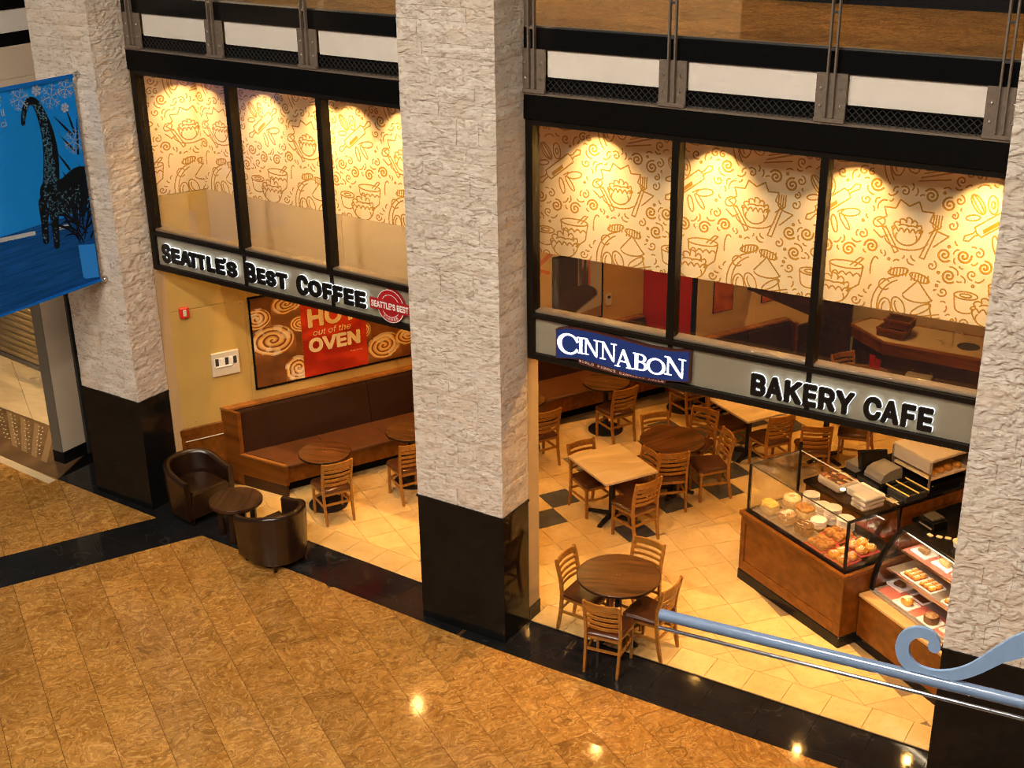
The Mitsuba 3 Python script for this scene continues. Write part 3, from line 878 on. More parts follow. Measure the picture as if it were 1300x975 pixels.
# poster of cinnamon rolls: flat printed panels
def rolls_fn(centres, bgc):
    def fn(p, n, uv):
        c = mix([b_ * 0.55 for b_ in bgc], [0.09, 0.022, 0.006], fbm(uv.x * 5, uv.y * 7, 0.0, 3))
        for (x, y, r, sq) in centres:
            dx, dy = (uv.x - x), (uv.y - y) / sq
            w = (fbm(uv.x * 7, uv.y * 7, x * 10, 2) - 0.5) * 0.05
            d = dr.sqrt(dx * dx + dy * dy) + w
            a = dr.atan2(dy, dx) / (2 * math.pi)
            ph = d / r * 3.4 - a
            f = ph - dr.floor(ph)
            crumb = mix([0.84, 0.56, 0.22], [0.60, 0.26, 0.055], smoothstep(0.15, 0.75, f))
            col = mix(crumb, [0.20, 0.055, 0.010], smoothstep(0.58, 0.74, f) * (1 - smoothstep(0.88, 1.0, f)))
            col = mix(col, [0.26, 0.075, 0.012], smoothstep(0.90, 1.0, d / r))
            ice = smoothstep(0.52, 0.62, fbm(uv.x * 9 + 3, uv.y * 9, x * 5, 3))
            col = mix(col, [0.92, 0.80, 0.56], 0.55 * ice)
            side = smoothstep(r, r * 1.02, d)
            inside = 1 - smoothstep(r * 0.99, r * 1.02, d)
            below = (1 - smoothstep(r * 0.97, r * 1.02, dr.abs(dx))) * dr.select(dy < 0, 1.0, 0.0) * (1 - smoothstep(r * 1.2, r * 1.3, -dy)) * side
            c = mix(c, mix([0.50, 0.20, 0.045], [0.28, 0.09, 0.018], fbm(uv.x * 12, uv.y * 5, 1.0, 2)), 0.7 * below * (1 - smoothstep(0.2, 0.9, -dy / r - 0.3)))
            c = mix(c, col, inside)
        return c
    return fn


scene['mat_rolls'] = princ(proc(rolls_fn([(0.07, 0.95, 0.20, 0.75), (0.50, 1.08, 0.22, 0.6), (0.66, 0.78, 0.14, 0.8), (0.27, 0.62, 0.32, 0.66), (0.60, 0.16, 0.19, 0.95)], [0.45, 0.15, 0.03])), 0.4)
scene['mat_rolls_right'] = princ(proc(rolls_fn([(-0.04, 0.50, 0.11, 1.1), (0.25, 0.22, 0.26, 0.72), (0.20, 0.75, 0.16, 0.8), (0.62, 0.30, 0.20, 0.7), (0.62, 0.72, 0.12, 0.7)], [0.50, 0.15, 0.03])), 0.4)


def poster_red_fn(p, n, uv):
    v = fbm(uv.x * 2.2, uv.y * 4.5, 0.0, 3)
    return mix([0.60, 0.035, 0.010], [0.36, 0.012, 0.006], smoothstep(0.35, 0.7, v))


scene['mat_posterred'] = princ(proc(poster_red_fn), 0.4)
scene['mat_postertext'] = matte((0.86, 0.70, 0.42))


def flat_panel(x0, x1, y0, y1, z):
    m = trimesh.Trimesh([(x0, y0, z), (x1, y0, z), (x1, y1, z), (x0, y1, z)], [(0, 1, 2), (0, 2, 3)], process=False)
    return m, np.array([(0, 0), (x1 - x0, 0), (x1 - x0, y1 - y0), (0, y1 - y0)], float)


t = thing('poster', 'poster of iced cinnamon rolls with a red HOT out of the OVEN panel', 'poster')
add('frame', cat(wbox(-1.16, 1.42, 1.215, 1.235, 0.0, 0.035), wbox(-1.16, 1.42, 2.475, 2.495, 0.0, 0.035), wbox(-1.16, -1.14, 1.235, 2.475, 0.0, 0.035), wbox(1.40, 1.42, 1.235, 2.475, 0.0, 0.035)), 'mat_black', t)
add('backing', wbox(-1.14, 1.40, 1.235, 2.475, 0.005, 0.018), 'mat_offwhite', t)
m, uv = flat_panel(-1.14, -0.465, 1.235, 2.475, 0.020)
add('roll_picture', tf(m, WW), 'mat_rolls', t, uv=uv)
m, uv = flat_panel(0.465, 1.40, 1.235, 2.475, 0.020)
add('roll_picture', tf(m, WW), 'mat_rolls_right', t, uv=uv)
m, uv = flat_panel(-0.465, 0.465, 1.235, 2.475, 0.021)
add('red_panel', tf(m, WW), 'mat_posterred', t, uv=uv)


def slab_serif(p):
    return p


WT = WW @ mat4(0, 0, 0.0225)
for txt, x0, x1, y0, y1, sk, fat in (('HOT', -0.36, 0.34, 1.93, 2.18, 0.0, 0.0), ('out of the', -0.30, 0.24, 1.80, 1.89, 0.18, 0.0), ('OVEN', -0.37, 0.36, 1.575, 1.76, 0.0, 0.0)):
    p = text_poly(txt, 0.2, txt.isupper())
    p = fit_poly(p, x0, x1, y0, y1)
    if txt.isupper():
        p = p.buffer(0.009)
        # slab feet on the straight letters
    if sk:
        p = affinity.skew(p, xs=12)
    add('word', tf(sheet(p), WT), 'mat_postertext', t)
fp = fit_poly(text_poly('fresh baked', 0.05, False), 0.22, 0.38, 1.47, 1.488)
add('word', tf(sheet(fp), WT), 'mat_postertext', t)


# framed dark picture on the same wall, deep in the cafe
def picture_fn(p, n, uv):
    c = mi.Color3f(0.030, 0.022, 0.018) + 0.0 * uv.x
    sh = smoothstep(0.47, 0.52, uv.x)
    bars = smoothstep(0.40, 0.60, noise(uv.x * 34, uv.y * 2.0, 0.0))
    c = mix(c, mix([0.07, 0.05, 0.05], [0.36, 0.30, 0.28], bars), sh * smoothstep(0.42, 0.48, uv.y) * (1 - smoothstep(0.70, 0.74, uv.x)))
    c = mix(c, [0.50, 0.13, 0.06], smoothstep(0.70, 0.72, uv.x) * (1 - smoothstep(0.76, 0.79, uv.x)) * smoothstep(0.45, 0.5, uv.y))
    c = mix(c, [0.42, 0.40, 0.38], smoothstep(0.765, 0.80, uv.x + 0.04 * uv.y))
    c = mix(c, [0.045, 0.03, 0.022], (1 - smoothstep(0.30, 0.33, dr.sqrt(dr.square((uv.x - 0.5) / 1.3) + dr.square((uv.y - 0.36) / 0.55)))))
    c = mix(c, [0.40, 0.38, 0.36], smoothstep(0.0, 0.06, uv.x * 0.42 - uv.y + 0.02 - 0.04) * (1 - smoothstep(0.33, 0.36, uv.y)) * smoothstep(0.4, 0.5, uv.x))
    return mix(c, [0.26, 0.14, 0.07], smoothstep(0.0, 0.03, 0.13 * (0.4 + uv.x) - uv.y))


scene['mat_picture'] = princ(proc(picture_fn), 0.25)
t = thing('framed_picture', 'black framed dark photograph on the ochre wall above the far end of the banquette', 'picture')
add('frame', cat(wbox(3.46, 4.35, 1.16, 2.25, 0.0, 0.03)), 'mat_black', t)
m, uv = flat_panel(3.49, 4.32, 1.19, 2.22, 0.032)
add('print', tf(m, WW), 'mat_picture', t, uv=uv / np.array([0.83, 1.03]))
# orange lettering decal on the ochre wall beside the picture
scene['mat_orange'] = matte((0.55, 0.15, 0.02))
t = add('wall_decal', tf(sheet(unary_union([LineString([(3.05, 2.02), (3.25, 2.18), (3.62, 2.42), (3.95, 2.55)]).buffer(0.035), LineString([(3.05, 1.85), (3.22, 2.10), (3.40, 2.02)]).buffer(0.025)])), WW @ mat4(0, 0, 0.0105)), 'mat_orange')
tag(t, 'orange painted swoosh on the ochre wall left of the dark picture', 'wall decal')


def redposter_fn(p, n, uv):
    c = mix([0.30, 0.035, 0.01], [0.55, 0.14, 0.03], smoothstep(0.25, 0.8, fbm(uv.x * 4, uv.y * 5, 0.0, 3)))
    return mix(c, [0.75, 0.45, 0.2], 0.6 * smoothstep(0.02, 0.0, dr.abs(uv.y - 0.5 - 0.1 * dr.sin(uv.x * 5))))


scene['mat_redposter'] = princ(proc(redposter_fn), 0.35)
for x0, x1, y0, y1, lb_ in ((5.41, 5.78, 1.40, 1.98, 'small red poster with an orange swirl on the tan rear wall above the far booth'), (6.33, 6.62, 1.39, 1.95, 'small dark red poster on the tan rear wall, partly behind the wooden header')):
    t = thing('small_poster', lb_, 'poster')
    add('board', wbox(x0, x1, y0, y1, 0.007, 0.02, W=WE), 'mat_darkwood', t)
    m, uv = flat_panel(x0 + 0.008, x1 - 0.008, y0 + 0.008, y1 - 0.008, 0.022)
    add('print', tf(m, WE), 'mat_redposter', t, uv=uv)


# ------------------------------------------------------------------ banquettes
def banquette(label, n0, t0f, t0b, t1, depth, seams, seat_seams, left_end=True, right_end=False):
    k = thing('banquette', label, 'banquette')

    def wp(t, d):
        return tuple(on_wall(t, n0 - d))

    def tl(d):      # the slanted left end
        return t0b + (t0f - t0b) * d / depth

    def strip(d0, d1, z0, z1, a=0.0, b=None, ta=None, tb=None):
        A0, A1 = (tl(d0) + a, tl(d1) + a) if ta is None else (ta, ta)
        e = t1 if tb is None else tb
        return prism(Polygon([wp(A0, d0), wp(A1, d1), wp(e, d1), wp(e, d0)]), z0, z1)
    add('seat_base', strip(0.02, depth - 0.035, 0.185, 0.40, 0.03), 'mat_cherry', k)
    add('toe_kick', strip(0.02, depth - 0.20, 0.0, 0.185, 0.05), 'mat_black', k)
    if left_end:
        add('end_panel', cat(prism(Polygon([wp(tl(0.20), 0.20), wp(tl(depth), depth), wp(tl(depth) + 0.045, depth), wp(tl(0.20) + 0.045, 0.20)]), 0.165, 0.44),
                             prism(Polygon([wp(tl(0.0), 0.0), wp(tl(0.235), 0.235), wp(tl(0.235) + 0.05, 0.235), wp(tl(0) + 0.05, 0.0)]), 0.0, 1.05)), 'mat_cherry', k)
        add('end_cap', prism(Polygon([wp(tl(0.23) - 0.008, 0.23), wp(tl(depth) - 0.008, depth + 0.005), wp(tl(depth) + 0.05, depth + 0.005), wp(tl(0.23) + 0.05, 0.23)]), 0.44, 0.462), 'mat_cherrylight', k)
        add('end_kick', prism(Polygon([wp(tl(0.05) + 0.015, 0.05), wp(tl(depth - 0.02) + 0.015, depth - 0.02), wp(tl(depth - 0.02) + 0.05, depth - 0.02), wp(tl(0.05) + 0.05, 0.05)]), 0.0, 0.165), 'mat_darkwood', k)
    add('top_cap', strip(0.002, 0.115, 1.05, 1.078, -0.01), 'mat_cherrylight', k)
    add('back_board', strip(0.002, 0.05, 0.40, 1.05, 0.02), 'mat_cherry', k)
    ts = [None] + list(seams) + [t1]
    for i in range(len(ts) - 1):
        ta, tb = ts[i], ts[i + 1] - 0.004
        # back cushion: leaning slab
        A = (lambda d: tl(d) + 0.055) if ta is None else (lambda d, ta=ta: ta + 0.004)
        prof = [(0.05, 0.43), (0.235, 0.43), (0.24, 0.46), (0.135, 1.0), (0.118, 1.035), (0.09, 1.045), (0.05, 1.04)]
        v = [(*wp(A(d), d), z) for d, z in prof] + [(*wp(tb, d), z) for d, z in prof]
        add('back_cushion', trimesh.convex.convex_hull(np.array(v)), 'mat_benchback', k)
    ts = [None] + list(seat_seams) + [t1]
    for i in range(len(ts) - 1):
        ta, tb = ts[i], ts[i + 1] - 0.004
        A = (lambda d: tl(d) + 0.055) if ta is None else (lambda d, ta=ta: ta + 0.004)
        sp = [(0.20, 0.40), (depth - 0.02, 0.40), (depth, 0.41), (depth + 0.004, 0.44), (depth - 0.015, 0.462), (depth - 0.10, 0.468), (0.2, 0.468)]
        v = [(*wp(A(d) - (0.0 if ta is None else 0), d), z) for d, z in sp] + [(*wp(tb, d), z) for d, z in sp]
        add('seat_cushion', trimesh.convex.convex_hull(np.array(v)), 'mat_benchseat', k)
    if right_end:
        add('end_panel', prism(Polygon([wp(t1, 0.0), wp(t1, 0.26), wp(t1 + 0.05, 0.26), wp(t1 + 0.05, 0.0)]), 0.0, 1.05), 'mat_cherry', k)
    return k


banquette('long banquette with brown leather seat and back along the ochre poster wall', 5.02, -1.165, -1.66, 5.08, 0.87, (0.37, 2.1, 3.6), (-0.46, 0.34, 1.15, 1.95, 2.75, 3.55, 4.35))
banquette('short booth bench with dark brown back on the tan rear wall, beyond the red wall', 3.71, 5.16, 5.16, 6.83, 0.66, (6.0,), (6.0,), False, True)


# ------------------------------------------------------------------ ladder-back chair (local: faces +y, rear posts at y = 0)
def bent(x0, x1, z, h, t, bow, y0=0.0, lean=0.0, n=8):
    xs = np.linspace(x0, x1, n + 1)
    path = [(x, y0 - bow * (1 - ((x - (x0 + x1) / 2) / ((x1 - x0) / 2)) ** 2), z) for x in xs]
    return sweep(path, rect(t, h))


def post_y(z):
    return float(np.interp(z, [0, 0.22, 0.45, 0.62, 0.86], [-0.005, 0.035, 0.055, 0.04, -0.015]))


CHAIR = []


def cpart(name, mesh, mat, smooth=False):
    CHAIR.append((name, mikit.ply(mesh, mat, smooth)))


seat_poly = Polygon([(-0.17, 0.045), (0.17, 0.045), (0.215, 0.40), (0.19, 0.445), (0.0, 0.462), (-0.19, 0.445), (-0.215, 0.40)]).buffer(0.02, 4).buffer(-0.012, 4)
_s0 = prism(seat_poly, 0.428, 0.452)
_s1 = prism(seat_poly.buffer(-0.022), 0.452, 0.474)
cpart('seat', trimesh.convex.convex_hull(np.vstack([_s0.vertices, _s1.vertices])), 'mat_seatleather', 35)
fp_ = seat_poly.buffer(-0.012)
cpart('seat_frame', prism(fp_.difference(fp_.buffer(-0.025)), 0.385, 0.427), 'mat_oak')
for s in (-1, 1):
    cpart('leg', sweep([(s * 0.185, 0.42, 0.0), (s * 0.185, 0.415, 0.427)], rect(0.034, 0.034), (0, 1, 0), scales=[0.78, 1.0]), 'mat_oak')
for s in (-1, 1):
    zs = np.linspace(0, 0.86, 12)
    cpart('leg', sweep([(s * (0.178 + 0.012 * z / 0.86), post_y(z), z) for z in zs], rect(0.028, 0.036), (0, 1, 0), scales=[0.8] + [1] * 10 + [0.85]), 'mat_oak')
cpart('top_rail', bent(-0.18, 0.18, 0.815, 0.075, 0.018, 0.035, post_y(0.815)), 'mat_oak')
for z in (0.735, 0.670, 0.605, 0.545):
    cpart('slat', bent(-0.178, 0.178, z, 0.030, 0.014, 0.032, post_y(z)), 'mat_oak')
for s in (-1, 1):
    cpart('stretcher', sweep([(s * 0.185, 0.41, 0.24), (s * 0.18, 0.04, 0.24)], rect(0.016, 0.028)), 'mat_oak')
cpart('stretcher', bent(-0.18, 0.18, 0.24, 0.028, 0.016, -0.05, 0.39), 'mat_oak')
cpart('stretcher', bent(-0.178, 0.178, 0.27, 0.028, 0.016, 0.0, post_y(0.27)), 'mat_oak')


def chair(x, y, face, label):
    k = thing('dining_chair', label, 'chair', 'ladder-back chairs at the cafe tables')
    tw = M(x, y, 0, face - 90)
    for nm, d in CHAIR:
        put(nm, d, k, tw)
    return k


W_ = 'ladder-back wooden chair'
chair(1.14, -0.485, 98, W_ + ' nearest the mall, its back to the black granite strip')
chair(0.34, 0.21, 0, W_ + ' at the front walnut table, on the side of the middle column')
chair(0.98, 0.89, -96, W_ + ' at the front walnut table, facing the mall')
chair(1.58, 0.20, 176, W_ + ' at the front walnut table, behind the tip of the blue rail')
chair(-0.87, 2.72, -28, W_ + ' on the banquette side of the light square table')
chair(0.34, 2.18, 157, W_ + ' on the counter side of the light square table, facing the banquette')
chair(0.02, 2.90, -121, W_ + ' tucked under the far long side of the light square table')
chair(0.27, 3.03, 130, W_ + ' on the near side of the second round table, back to the mall')
chair(0.62, 3.90, -135, W_ + ' with whole seat in view, right of the second round table')
chair(-0.45, 3.97, -40, W_ + ' at the far left of the second round table')
chair(0.06, 4.44, -95, W_ + ' at the far side of the second round table')
chair(-0.05, 5.14, -28, W_ + ' at the left end of the long light table under the sign')
chair(1.02, 4.74, 145, W_ + ' on the counter side of the long light table under the sign')
chair(1.53, 4.66, 118, W_ + ' with its back to the cake case, at the rear round table')
chair(1.98, 5.68, 190, W_ + ' beyond the black cash register, only its seat and legs in view')
chair(-1.72, 3.34, 152, W_ + ' half hidden by the middle column, facing the long banquette')
chair(-1.18, 4.54, 152, W_ + ' facing the banquette over a dark patch of checkered floor')
chair(-0.57, 5.66, 152, W_ + ' facing the far end of the long banquette, its top behind the sign')
chair(-3.18, 0.70, 150, W_ + ' in the left bay at the small table nearest the armchairs')
chair(-2.68, 1.62, 150, W_ + ' in the left bay cut off by the middle column')
chair(0.97, 7.30, -35, W_ + ' at the far round table in front of the sink counter')


# ------------------------------------------------------------------ tables
def top_uv(m):
    v = np.array(m.vertices)
    return np.c_[v[:, 0] + 3.1 * (1 + _count.get('round_table', 0)), v[:, 1] + 1.7]


def pedestal(k, tw, h, cross=True, ang=45, r=0.30):
    add('post', cyl(0, 0, 0.03, h - 0.03, 0.038, 16), 'mat_iron', k, 30, tw)
    add('mount_plate', bx(-0.13, 0.13, -0.13, 0.13, h - 0.035, h - 0.026), 'mat_iron', k, tw=tw)
    if cross:
        for i in range(4):
            a = math.radians(ang + 90 * i)
            c, s = math.cos(a), math.sin(a)
            m = sweep([(0.02 * c, 0.02 * s, 0.055), (r * 0.6 * c, r * 0.6 * s, 0.035), (r * c, r * s, 0.016)], [(-0.03, -0.014), (0.03, -0.014), (0.022, 0.016), (-0.022, 0.016)], scales=[1.15, 1, 0.9])
            add('base_foot', m, 'mat_iron', k, tw=tw)
    else:
        add('base_disc', lathe([(0, 0), (0.25, 0), (0.25, 0.015), (0.08, 0.045), (0.04, 0.06), (0, 0.06)], 32), 'mat_iron', k, 30, tw)


def round_table(x, y, d, label, mat='mat_walnut', h=0.75, cross=True, rz=20, group='round tables with walnut tops'):
    k = thing('round_table', label, 'table', group)
    tw = M(x, y, 0, rz)
    m = disc_top(d / 2, h - 0.028, h)
    add('tabletop', m, mat, k, uv=top_uv(m), tw=tw)
    add('edge_band', lathe([(d / 2 - 0.004, h - 0.026), (d / 2 + 0.003, h - 0.026), (d / 2 + 0.003, h - 0.005), (d / 2 - 0.004, h - 0.005), (d / 2 - 0.004, h - 0.026)], 48), 'mat_edge', k, 30, tw)
    for s in (-0.015, 0.015):
        add('screw', cyl(s, 0, h - 0.002, h + 0.0015, 0.005, 8), 'mat_bronze', k, tw=tw)
    pedestal(k, tw, h, cross)
    return k


round_table(0.95, 0.25, 0.88, 'round walnut table with four chairs at the front of the right bay', rz=25)
round_table(0.0, 3.57, 0.84, 'round walnut table behind the light square table', rz=60)
round_table(1.38, 5.50, 0.78, 'rear round table under the word BAKERY, mostly hidden by chair backs')
round_table(1.42, 6.95, 0.74, 'far round table seen through the glass in front of the sink counter', group='round tables with walnut tops')
round_table(-3.64, 1.02, 0.66, 'small round walnut table at the near end of the banquette in the left bay', cross=False)
round_table(-3.08, 2.10, 0.66, 'small round walnut table in the left bay beside the middle column', cross=False)
round_table(-2.36, 3.72, 0.66, 'small round table whose edge shows just right of the middle column', cross=False)
round_table(-1.64, 4.84, 0.66, 'small round table before the banquette under the tagline of the blue sign', cross=False)
round_table(-1.0, 6.1, 0.66, 'small round table at the far end of the long banquette behind the blue sign', cross=False)


def square_table(x, y, rz, L, Wd, label):
    k = thing('square_table', label, 'table', 'light wood tables on black pedestals')
    tw = M(x, y, 0, rz)
    m = bx(-L / 2, L / 2, -Wd / 2, Wd / 2, 0.728, 0.75, 0.003)
    m = bx(-L / 2, L / 2, -Wd / 2, Wd / 2, 0.728, 0.75)
    add('tabletop', m, 'mat_maple', k, uv=np.c_[m.vertices[:, 1] + x, m.vertices[:, 0] + y], tw=tw)
    add('edge_band', prism(sbox(-L / 2 - 0.003, -Wd / 2 - 0.003, L / 2 + 0.003, Wd / 2 + 0.003).difference(sbox(-L / 2 + 0.002, -Wd / 2 + 0.002, L / 2 - 0.002, Wd / 2 - 0.002)), 0.722, 0.7485), 'mat_mapleedge', k, tw=tw)
    add('screw', cyl(0, 0, 0.748, 0.7515, 0.006, 8), 'mat_bronze', k, tw=tw)
    pedestal(k, tw, 0.75, True, 30, 0.33)
    return k


square_table(-0.34, 2.56, -30.5, 0.90, 0.74, 'light wood square table on a black cross base behind the front round table')
square_table(0.43, 5.10, -31, 0.90, 0.74, 'light wood table seen just below the sign band in front of the rear chairs')


# ------------------------------------------------------------------ barrel armchairs and low table
def armchair(x, y, face, label):
    k = thing('armchair', label, 'armchair', 'brown leather barrel armchairs')
    tw = M(x, y, 0, face - 90)                         # local: faces +y, centre at the origin
    R, th = 0.335, 0.085
    P = []
    for y_ in np.linspace(0.30, 0.0, 6):
        P.append((-R, y_))
    for a in np.linspace(180, 360, 25)[1:-1]:
        P.append((R * math.cos(math.radians(a)), (R - 0.02) * math.sin(math.radians(a))))
    for y_ in np.linspace(0.0, 0.30, 6):
        P.append((R, y_))
    P = np.array(P)
    s = np.r_[0, np.cumsum(np.hypot(*np.diff(P, axis=0).T))] / np.hypot(*np.diff(P, axis=0).T).sum()
    vs, n = [], 14
    for i, (px, py) in enumerate(P):
        d = P[min(i + 1, len(P) - 1)] - P[max(i - 1, 0)]
        d = d / np.linalg.norm(d)
        nr = np.array([d[1], -d[0]])                   # outward
        top = 0.625 + 0.125 * smooth01((0.5 - abs(s[i] - 0.5)) / 0.36)
        half = th / 2
        prof = [(-half, 0.30), (-half, top - 0.05)] + [(half * 1.12 * math.cos(math.radians(q)), top - 0.05 + 0.05 * math.sin(math.radians(q))) for q in (170, 140, 110, 80, 50, 20)] + [(half, top - 0.06), (half * 0.9, 0.45), (half * 0.6, 0.25), (half * 0.35, 0.10), (-half * 0.3, 0.10), (-half, 0.14)]
        sgn = -1 if np.dot(nr, [px, py]) < 0 else 1
        for a, z in prof:
            q = np.array([px, py]) + nr * sgn * a
            vs.append((q[0], q[1], z))
    n = len(prof)
    fs = []
    for i in range(len(P) - 1):
        for j in range(n):
            a, b, c, d = i * n + j, i * n + (j + 1) % n, (i + 1) * n + j, (i + 1) * n + (j + 1) % n
            fs += [(a, b, c), (b, d, c)]
    for base, fl in ((0, 1), ((len(P) - 1) * n, -1)):
        c = len(vs)
        vs.append(tuple(np.mean(vs[base:base + n], axis=0)))
        for j in range(n):
            fs.append((c, base + (j + 1) % n, base + j)[::fl])
    m = trimesh.Trimesh(np.array(vs), np.array(fs), process=False)
    if m.volume < 0:
        m.invert()
    add('shell', m, 'mat_leather', k, 40, tw)
    # front facings of the arms
    cp = Polygon([(-0.285, 0.325)] + [(0.285 * math.cos(math.radians(a)), 0.27 * math.sin(math.radians(a))) for a in np.linspace(180, 360, 16)] + [(0.285, 0.325)]).buffer(-0.01)
    c0, c1 = prism(cp, 0.30, 0.42), prism(cp.buffer(-0.03), 0.42, 0.452)
    add('seat_cushion', trimesh.convex.convex_hull(np.vstack([c0.vertices, c1.vertices])), 'mat_leather', k, 35, tw)
    add('piping', tube([(-0.272, 0.318, 0.428), (0.272, 0.318, 0.428)], 0.006, 6), 'mat_leather', k, 30, tw)
    add('front_panel', prism(Polygon([(-0.29, 0.31), (0.29, 0.31), (0.29, -0.02), (0, -0.27), (-0.29, -0.02)]), 0.11, 0.30), 'mat_leather', k, tw=tw)
    for sx in (-1, 1):
        add('seam', tube([(sx * 0.12, -0.26, 0.46), (sx * 0.125, -0.258, 0.70)], 0.003, 5, (0, 1, 0)), 'mat_black', k, tw=tw)
    for sx, sy in ((-0.27, 0.26), (0.27, 0.26), (-0.20, -0.22), (0.20, -0.22)):
        add('leg', sweep([(sx, sy, 0.0), (sx, sy, 0.115)], rect(0.042, 0.042), (0, 1, 0), scales=[0.7, 1.0]), 'mat_edge', k, tw=tw)
    return k


def smooth01(t):
    t = min(max(t, 0), 1)
    return t * t * (3 - 2 * t)


armchair(-4.94, 0.02, -10, 'brown leather barrel armchair beside the left column, facing the low round table')
armchair(-3.26, -0.38, 166, 'brown leather barrel armchair seen from behind, near the tan marble floor')
k = thing('coffee_table', 'low round dark wood table between the two leather armchairs', 'coffee table')
m = disc_top(0.325, 0.455, 0.50)
add('tabletop', m, 'mat_espresso', k, uv=np.c_[m.vertices[:, 1], m.vertices[:, 0]], tw=M(-4.08, -0.17, 0, 25))
for i in range(4):
    a = math.radians(25 + 90 * i)
    add('leg', bx(-0.032, 0.032, -0.032, 0.032, 0.0, 0.455, 0.004), 'mat_edge', k, tw=M(-4.08 + 0.205 * math.cos(a), -0.17 + 0.205 * math.sin(a), 0, 25 + 90 * i))
add('apron', lathe([(0.20, 0.40), (0.24, 0.40), (0.24, 0.455), (0.20, 0.455), (0.20, 0.40)], 32), 'mat_edge', k, 30, M(-4.08, -0.17, 0, 0))


# ------------------------------------------------------------------ signs
scene['mat_lettercase'] = princ((0.006, 0.006, 0.006), 0.3, spec=0.4)


def emit(rgb, weight=1.0):
    return {'emitter': {'type': 'area', 'radiance': {'type': 'rgb', 'value': list(rgb)}, 'sampling_weight': weight}}


def halo_sign(k, W, glyphs):
    """black letters that stand off the panel, each on a glowing acrylic back"""
    polys = []
    for p in glyphs:
        lk = add('letter', tf(prism(p, 0.036, 0.056), W), 'mat_lettercase', k)
        add('halo', tf(prism(p.buffer(0.0045, 3), 0.026, 0.033), W), 'mat_white', lk, more=emit(HALO, 0.06))


def letters(spec, fat=0.0):
    out = []
    for ch, x0, x1, z0, z1 in spec:
        p = fit_poly(text_poly(ch, 0.2, True), x0 + fat, x1 - fat, z0 + fat, z1 - fat)
        out.append(p.buffer(fat, 2) if fat else p)
    return out


WS2 = F2 @ wall_frame(0, 0.045, 0, 0)
WS1 = F1 @ wall_frame(0, 0.045, 0, 0)
t = thing('bakery_cafe_sign', 'black halo-lit letters reading BAKERY CAFE on the grey sign band', 'sign')
halo_sign(t, WS2, letters([('B', 2.378, 2.522, 3.214, 3.428), ('A', 2.523, 2.682, 3.214, 3.428), ('K', 2.698, 2.858, 3.214, 3.428), ('E', 2.872, 2.998, 3.214, 3.428), ('R', 3.016, 3.168, 3.214, 3.428), ('Y', 3.168, 3.336, 3.214, 3.428),
                           ('C', 3.422, 3.578, 3.211, 3.431), ('A', 3.576, 3.735, 3.214, 3.428), ('F', 3.752, 3.872, 3.214, 3.428), ('E', 3.892, 4.02, 3.214, 3.428)], 0.009))
t = thing('coffee_sign', "black halo-lit letters reading SEATTLE'S BEST COFFEE on the left sign band", 'sign')
lo, hi = 3.240, 3.428
sp = [('S', -4.205, -4.055, 3.222, 3.462)] + [(ch, a, b, lo, hi) for ch, a, b in (('E', -4.040, -3.895), ('A', -3.895, -3.70), ('T', -3.735, -3.60), ('T', -3.60, -3.462), ('L', -3.435, -3.30), ('E', -3.285, -3.14), ('S', -3.105, -2.94))]
sp += [('B', -2.805, -2.635, 3.228, 3.464)] + [(ch, a, b, lo, hi) for ch, a, b in (('E', -2.615, -2.485), ('S', -2.475, -2.325), ('T', -2.315, -2.145))]
sp += [('C', -2.0, -1.83, 3.225, 3.460)] + [(ch, a, b, lo, hi) for ch, a, b in (('O', -1.825, -1.63), ('F', -1.61, -1.475), ('F', -1.455, -1.32), ('E', -1.30, -1.16), ('E', -1.14, -0.995))]
gl = letters(sp, 0.012)
gl.insert(7, Polygon([(-3.150, 3.446), (-3.105, 3.446), (-3.115, 3.398), (-3.135, 3.392)]))
halo_sign(t, WS1, gl)

# round red badge at the end of the left sign
scene['mat_badge'] = princ((0.42, 0.018, 0.022), 0.3)
scene['mat_badgewhite'] = matte((0.85, 0.82, 0.78))
t = thing('coffee_badge', "round red badge with a SEATTLE'S BEST band at the right end of the coffee sign", 'sign')
bc_ = (-0.645, 3.337)
D = Point(bc_).buffer(0.185, 32)
bar = affinity.rotate(sbox(bc_[0] - 0.275, bc_[1] - 0.060, bc_[0] + 0.275, bc_[1] + 0.060), 0, origin=bc_)
add('disc', tf(prism(D, 0.012, 0.05), WS1), 'mat_badge', t)
add('ring', tf(sheet(unary_union([Point(bc_).buffer(0.185, 32).difference(Point(bc_).buffer(0.177, 32)), Point(bc_).buffer(0.128, 32).difference(Point(bc_).buffer(0.121, 32))]).difference(bar)), WS1 @ mat4(0, 0, 0.051)), 'mat_badgewhite', t)
add('band', tf(prism(bar, 0.05, 0.062), WS1), 'mat_badge', t)
add('band_lettering', tf(sheet(fit_poly(text_poly("SEATTLE'S BEST", 0.06, True), bc_[0] - 0.255, bc_[0] + 0.255, bc_[1] - 0.036, bc_[1] + 0.036).buffer(0.002)), WS1 @ mat4(0, 0, 0.063)), 'mat_badgewhite', t)
small = []
for i, ch in enumerate('COFFEE'):
    a = math.radians(-125 + 14 * i)
    p = fit_poly(text_poly(ch, 0.03, True), -0.012, 0.012, -0.014, 0.014)
    small.append(affinity.translate(affinity.rotate(p, math.degrees(a) + 90, origin=(0, 0)), bc_[0] + 0.153 * math.cos(a), bc_[1] + 0.153 * math.sin(a)))
add('curved_lettering', tf(sheet(unary_union(small)), WS1 @ mat4(0, 0, 0.051)), 'mat_badgewhite', t)


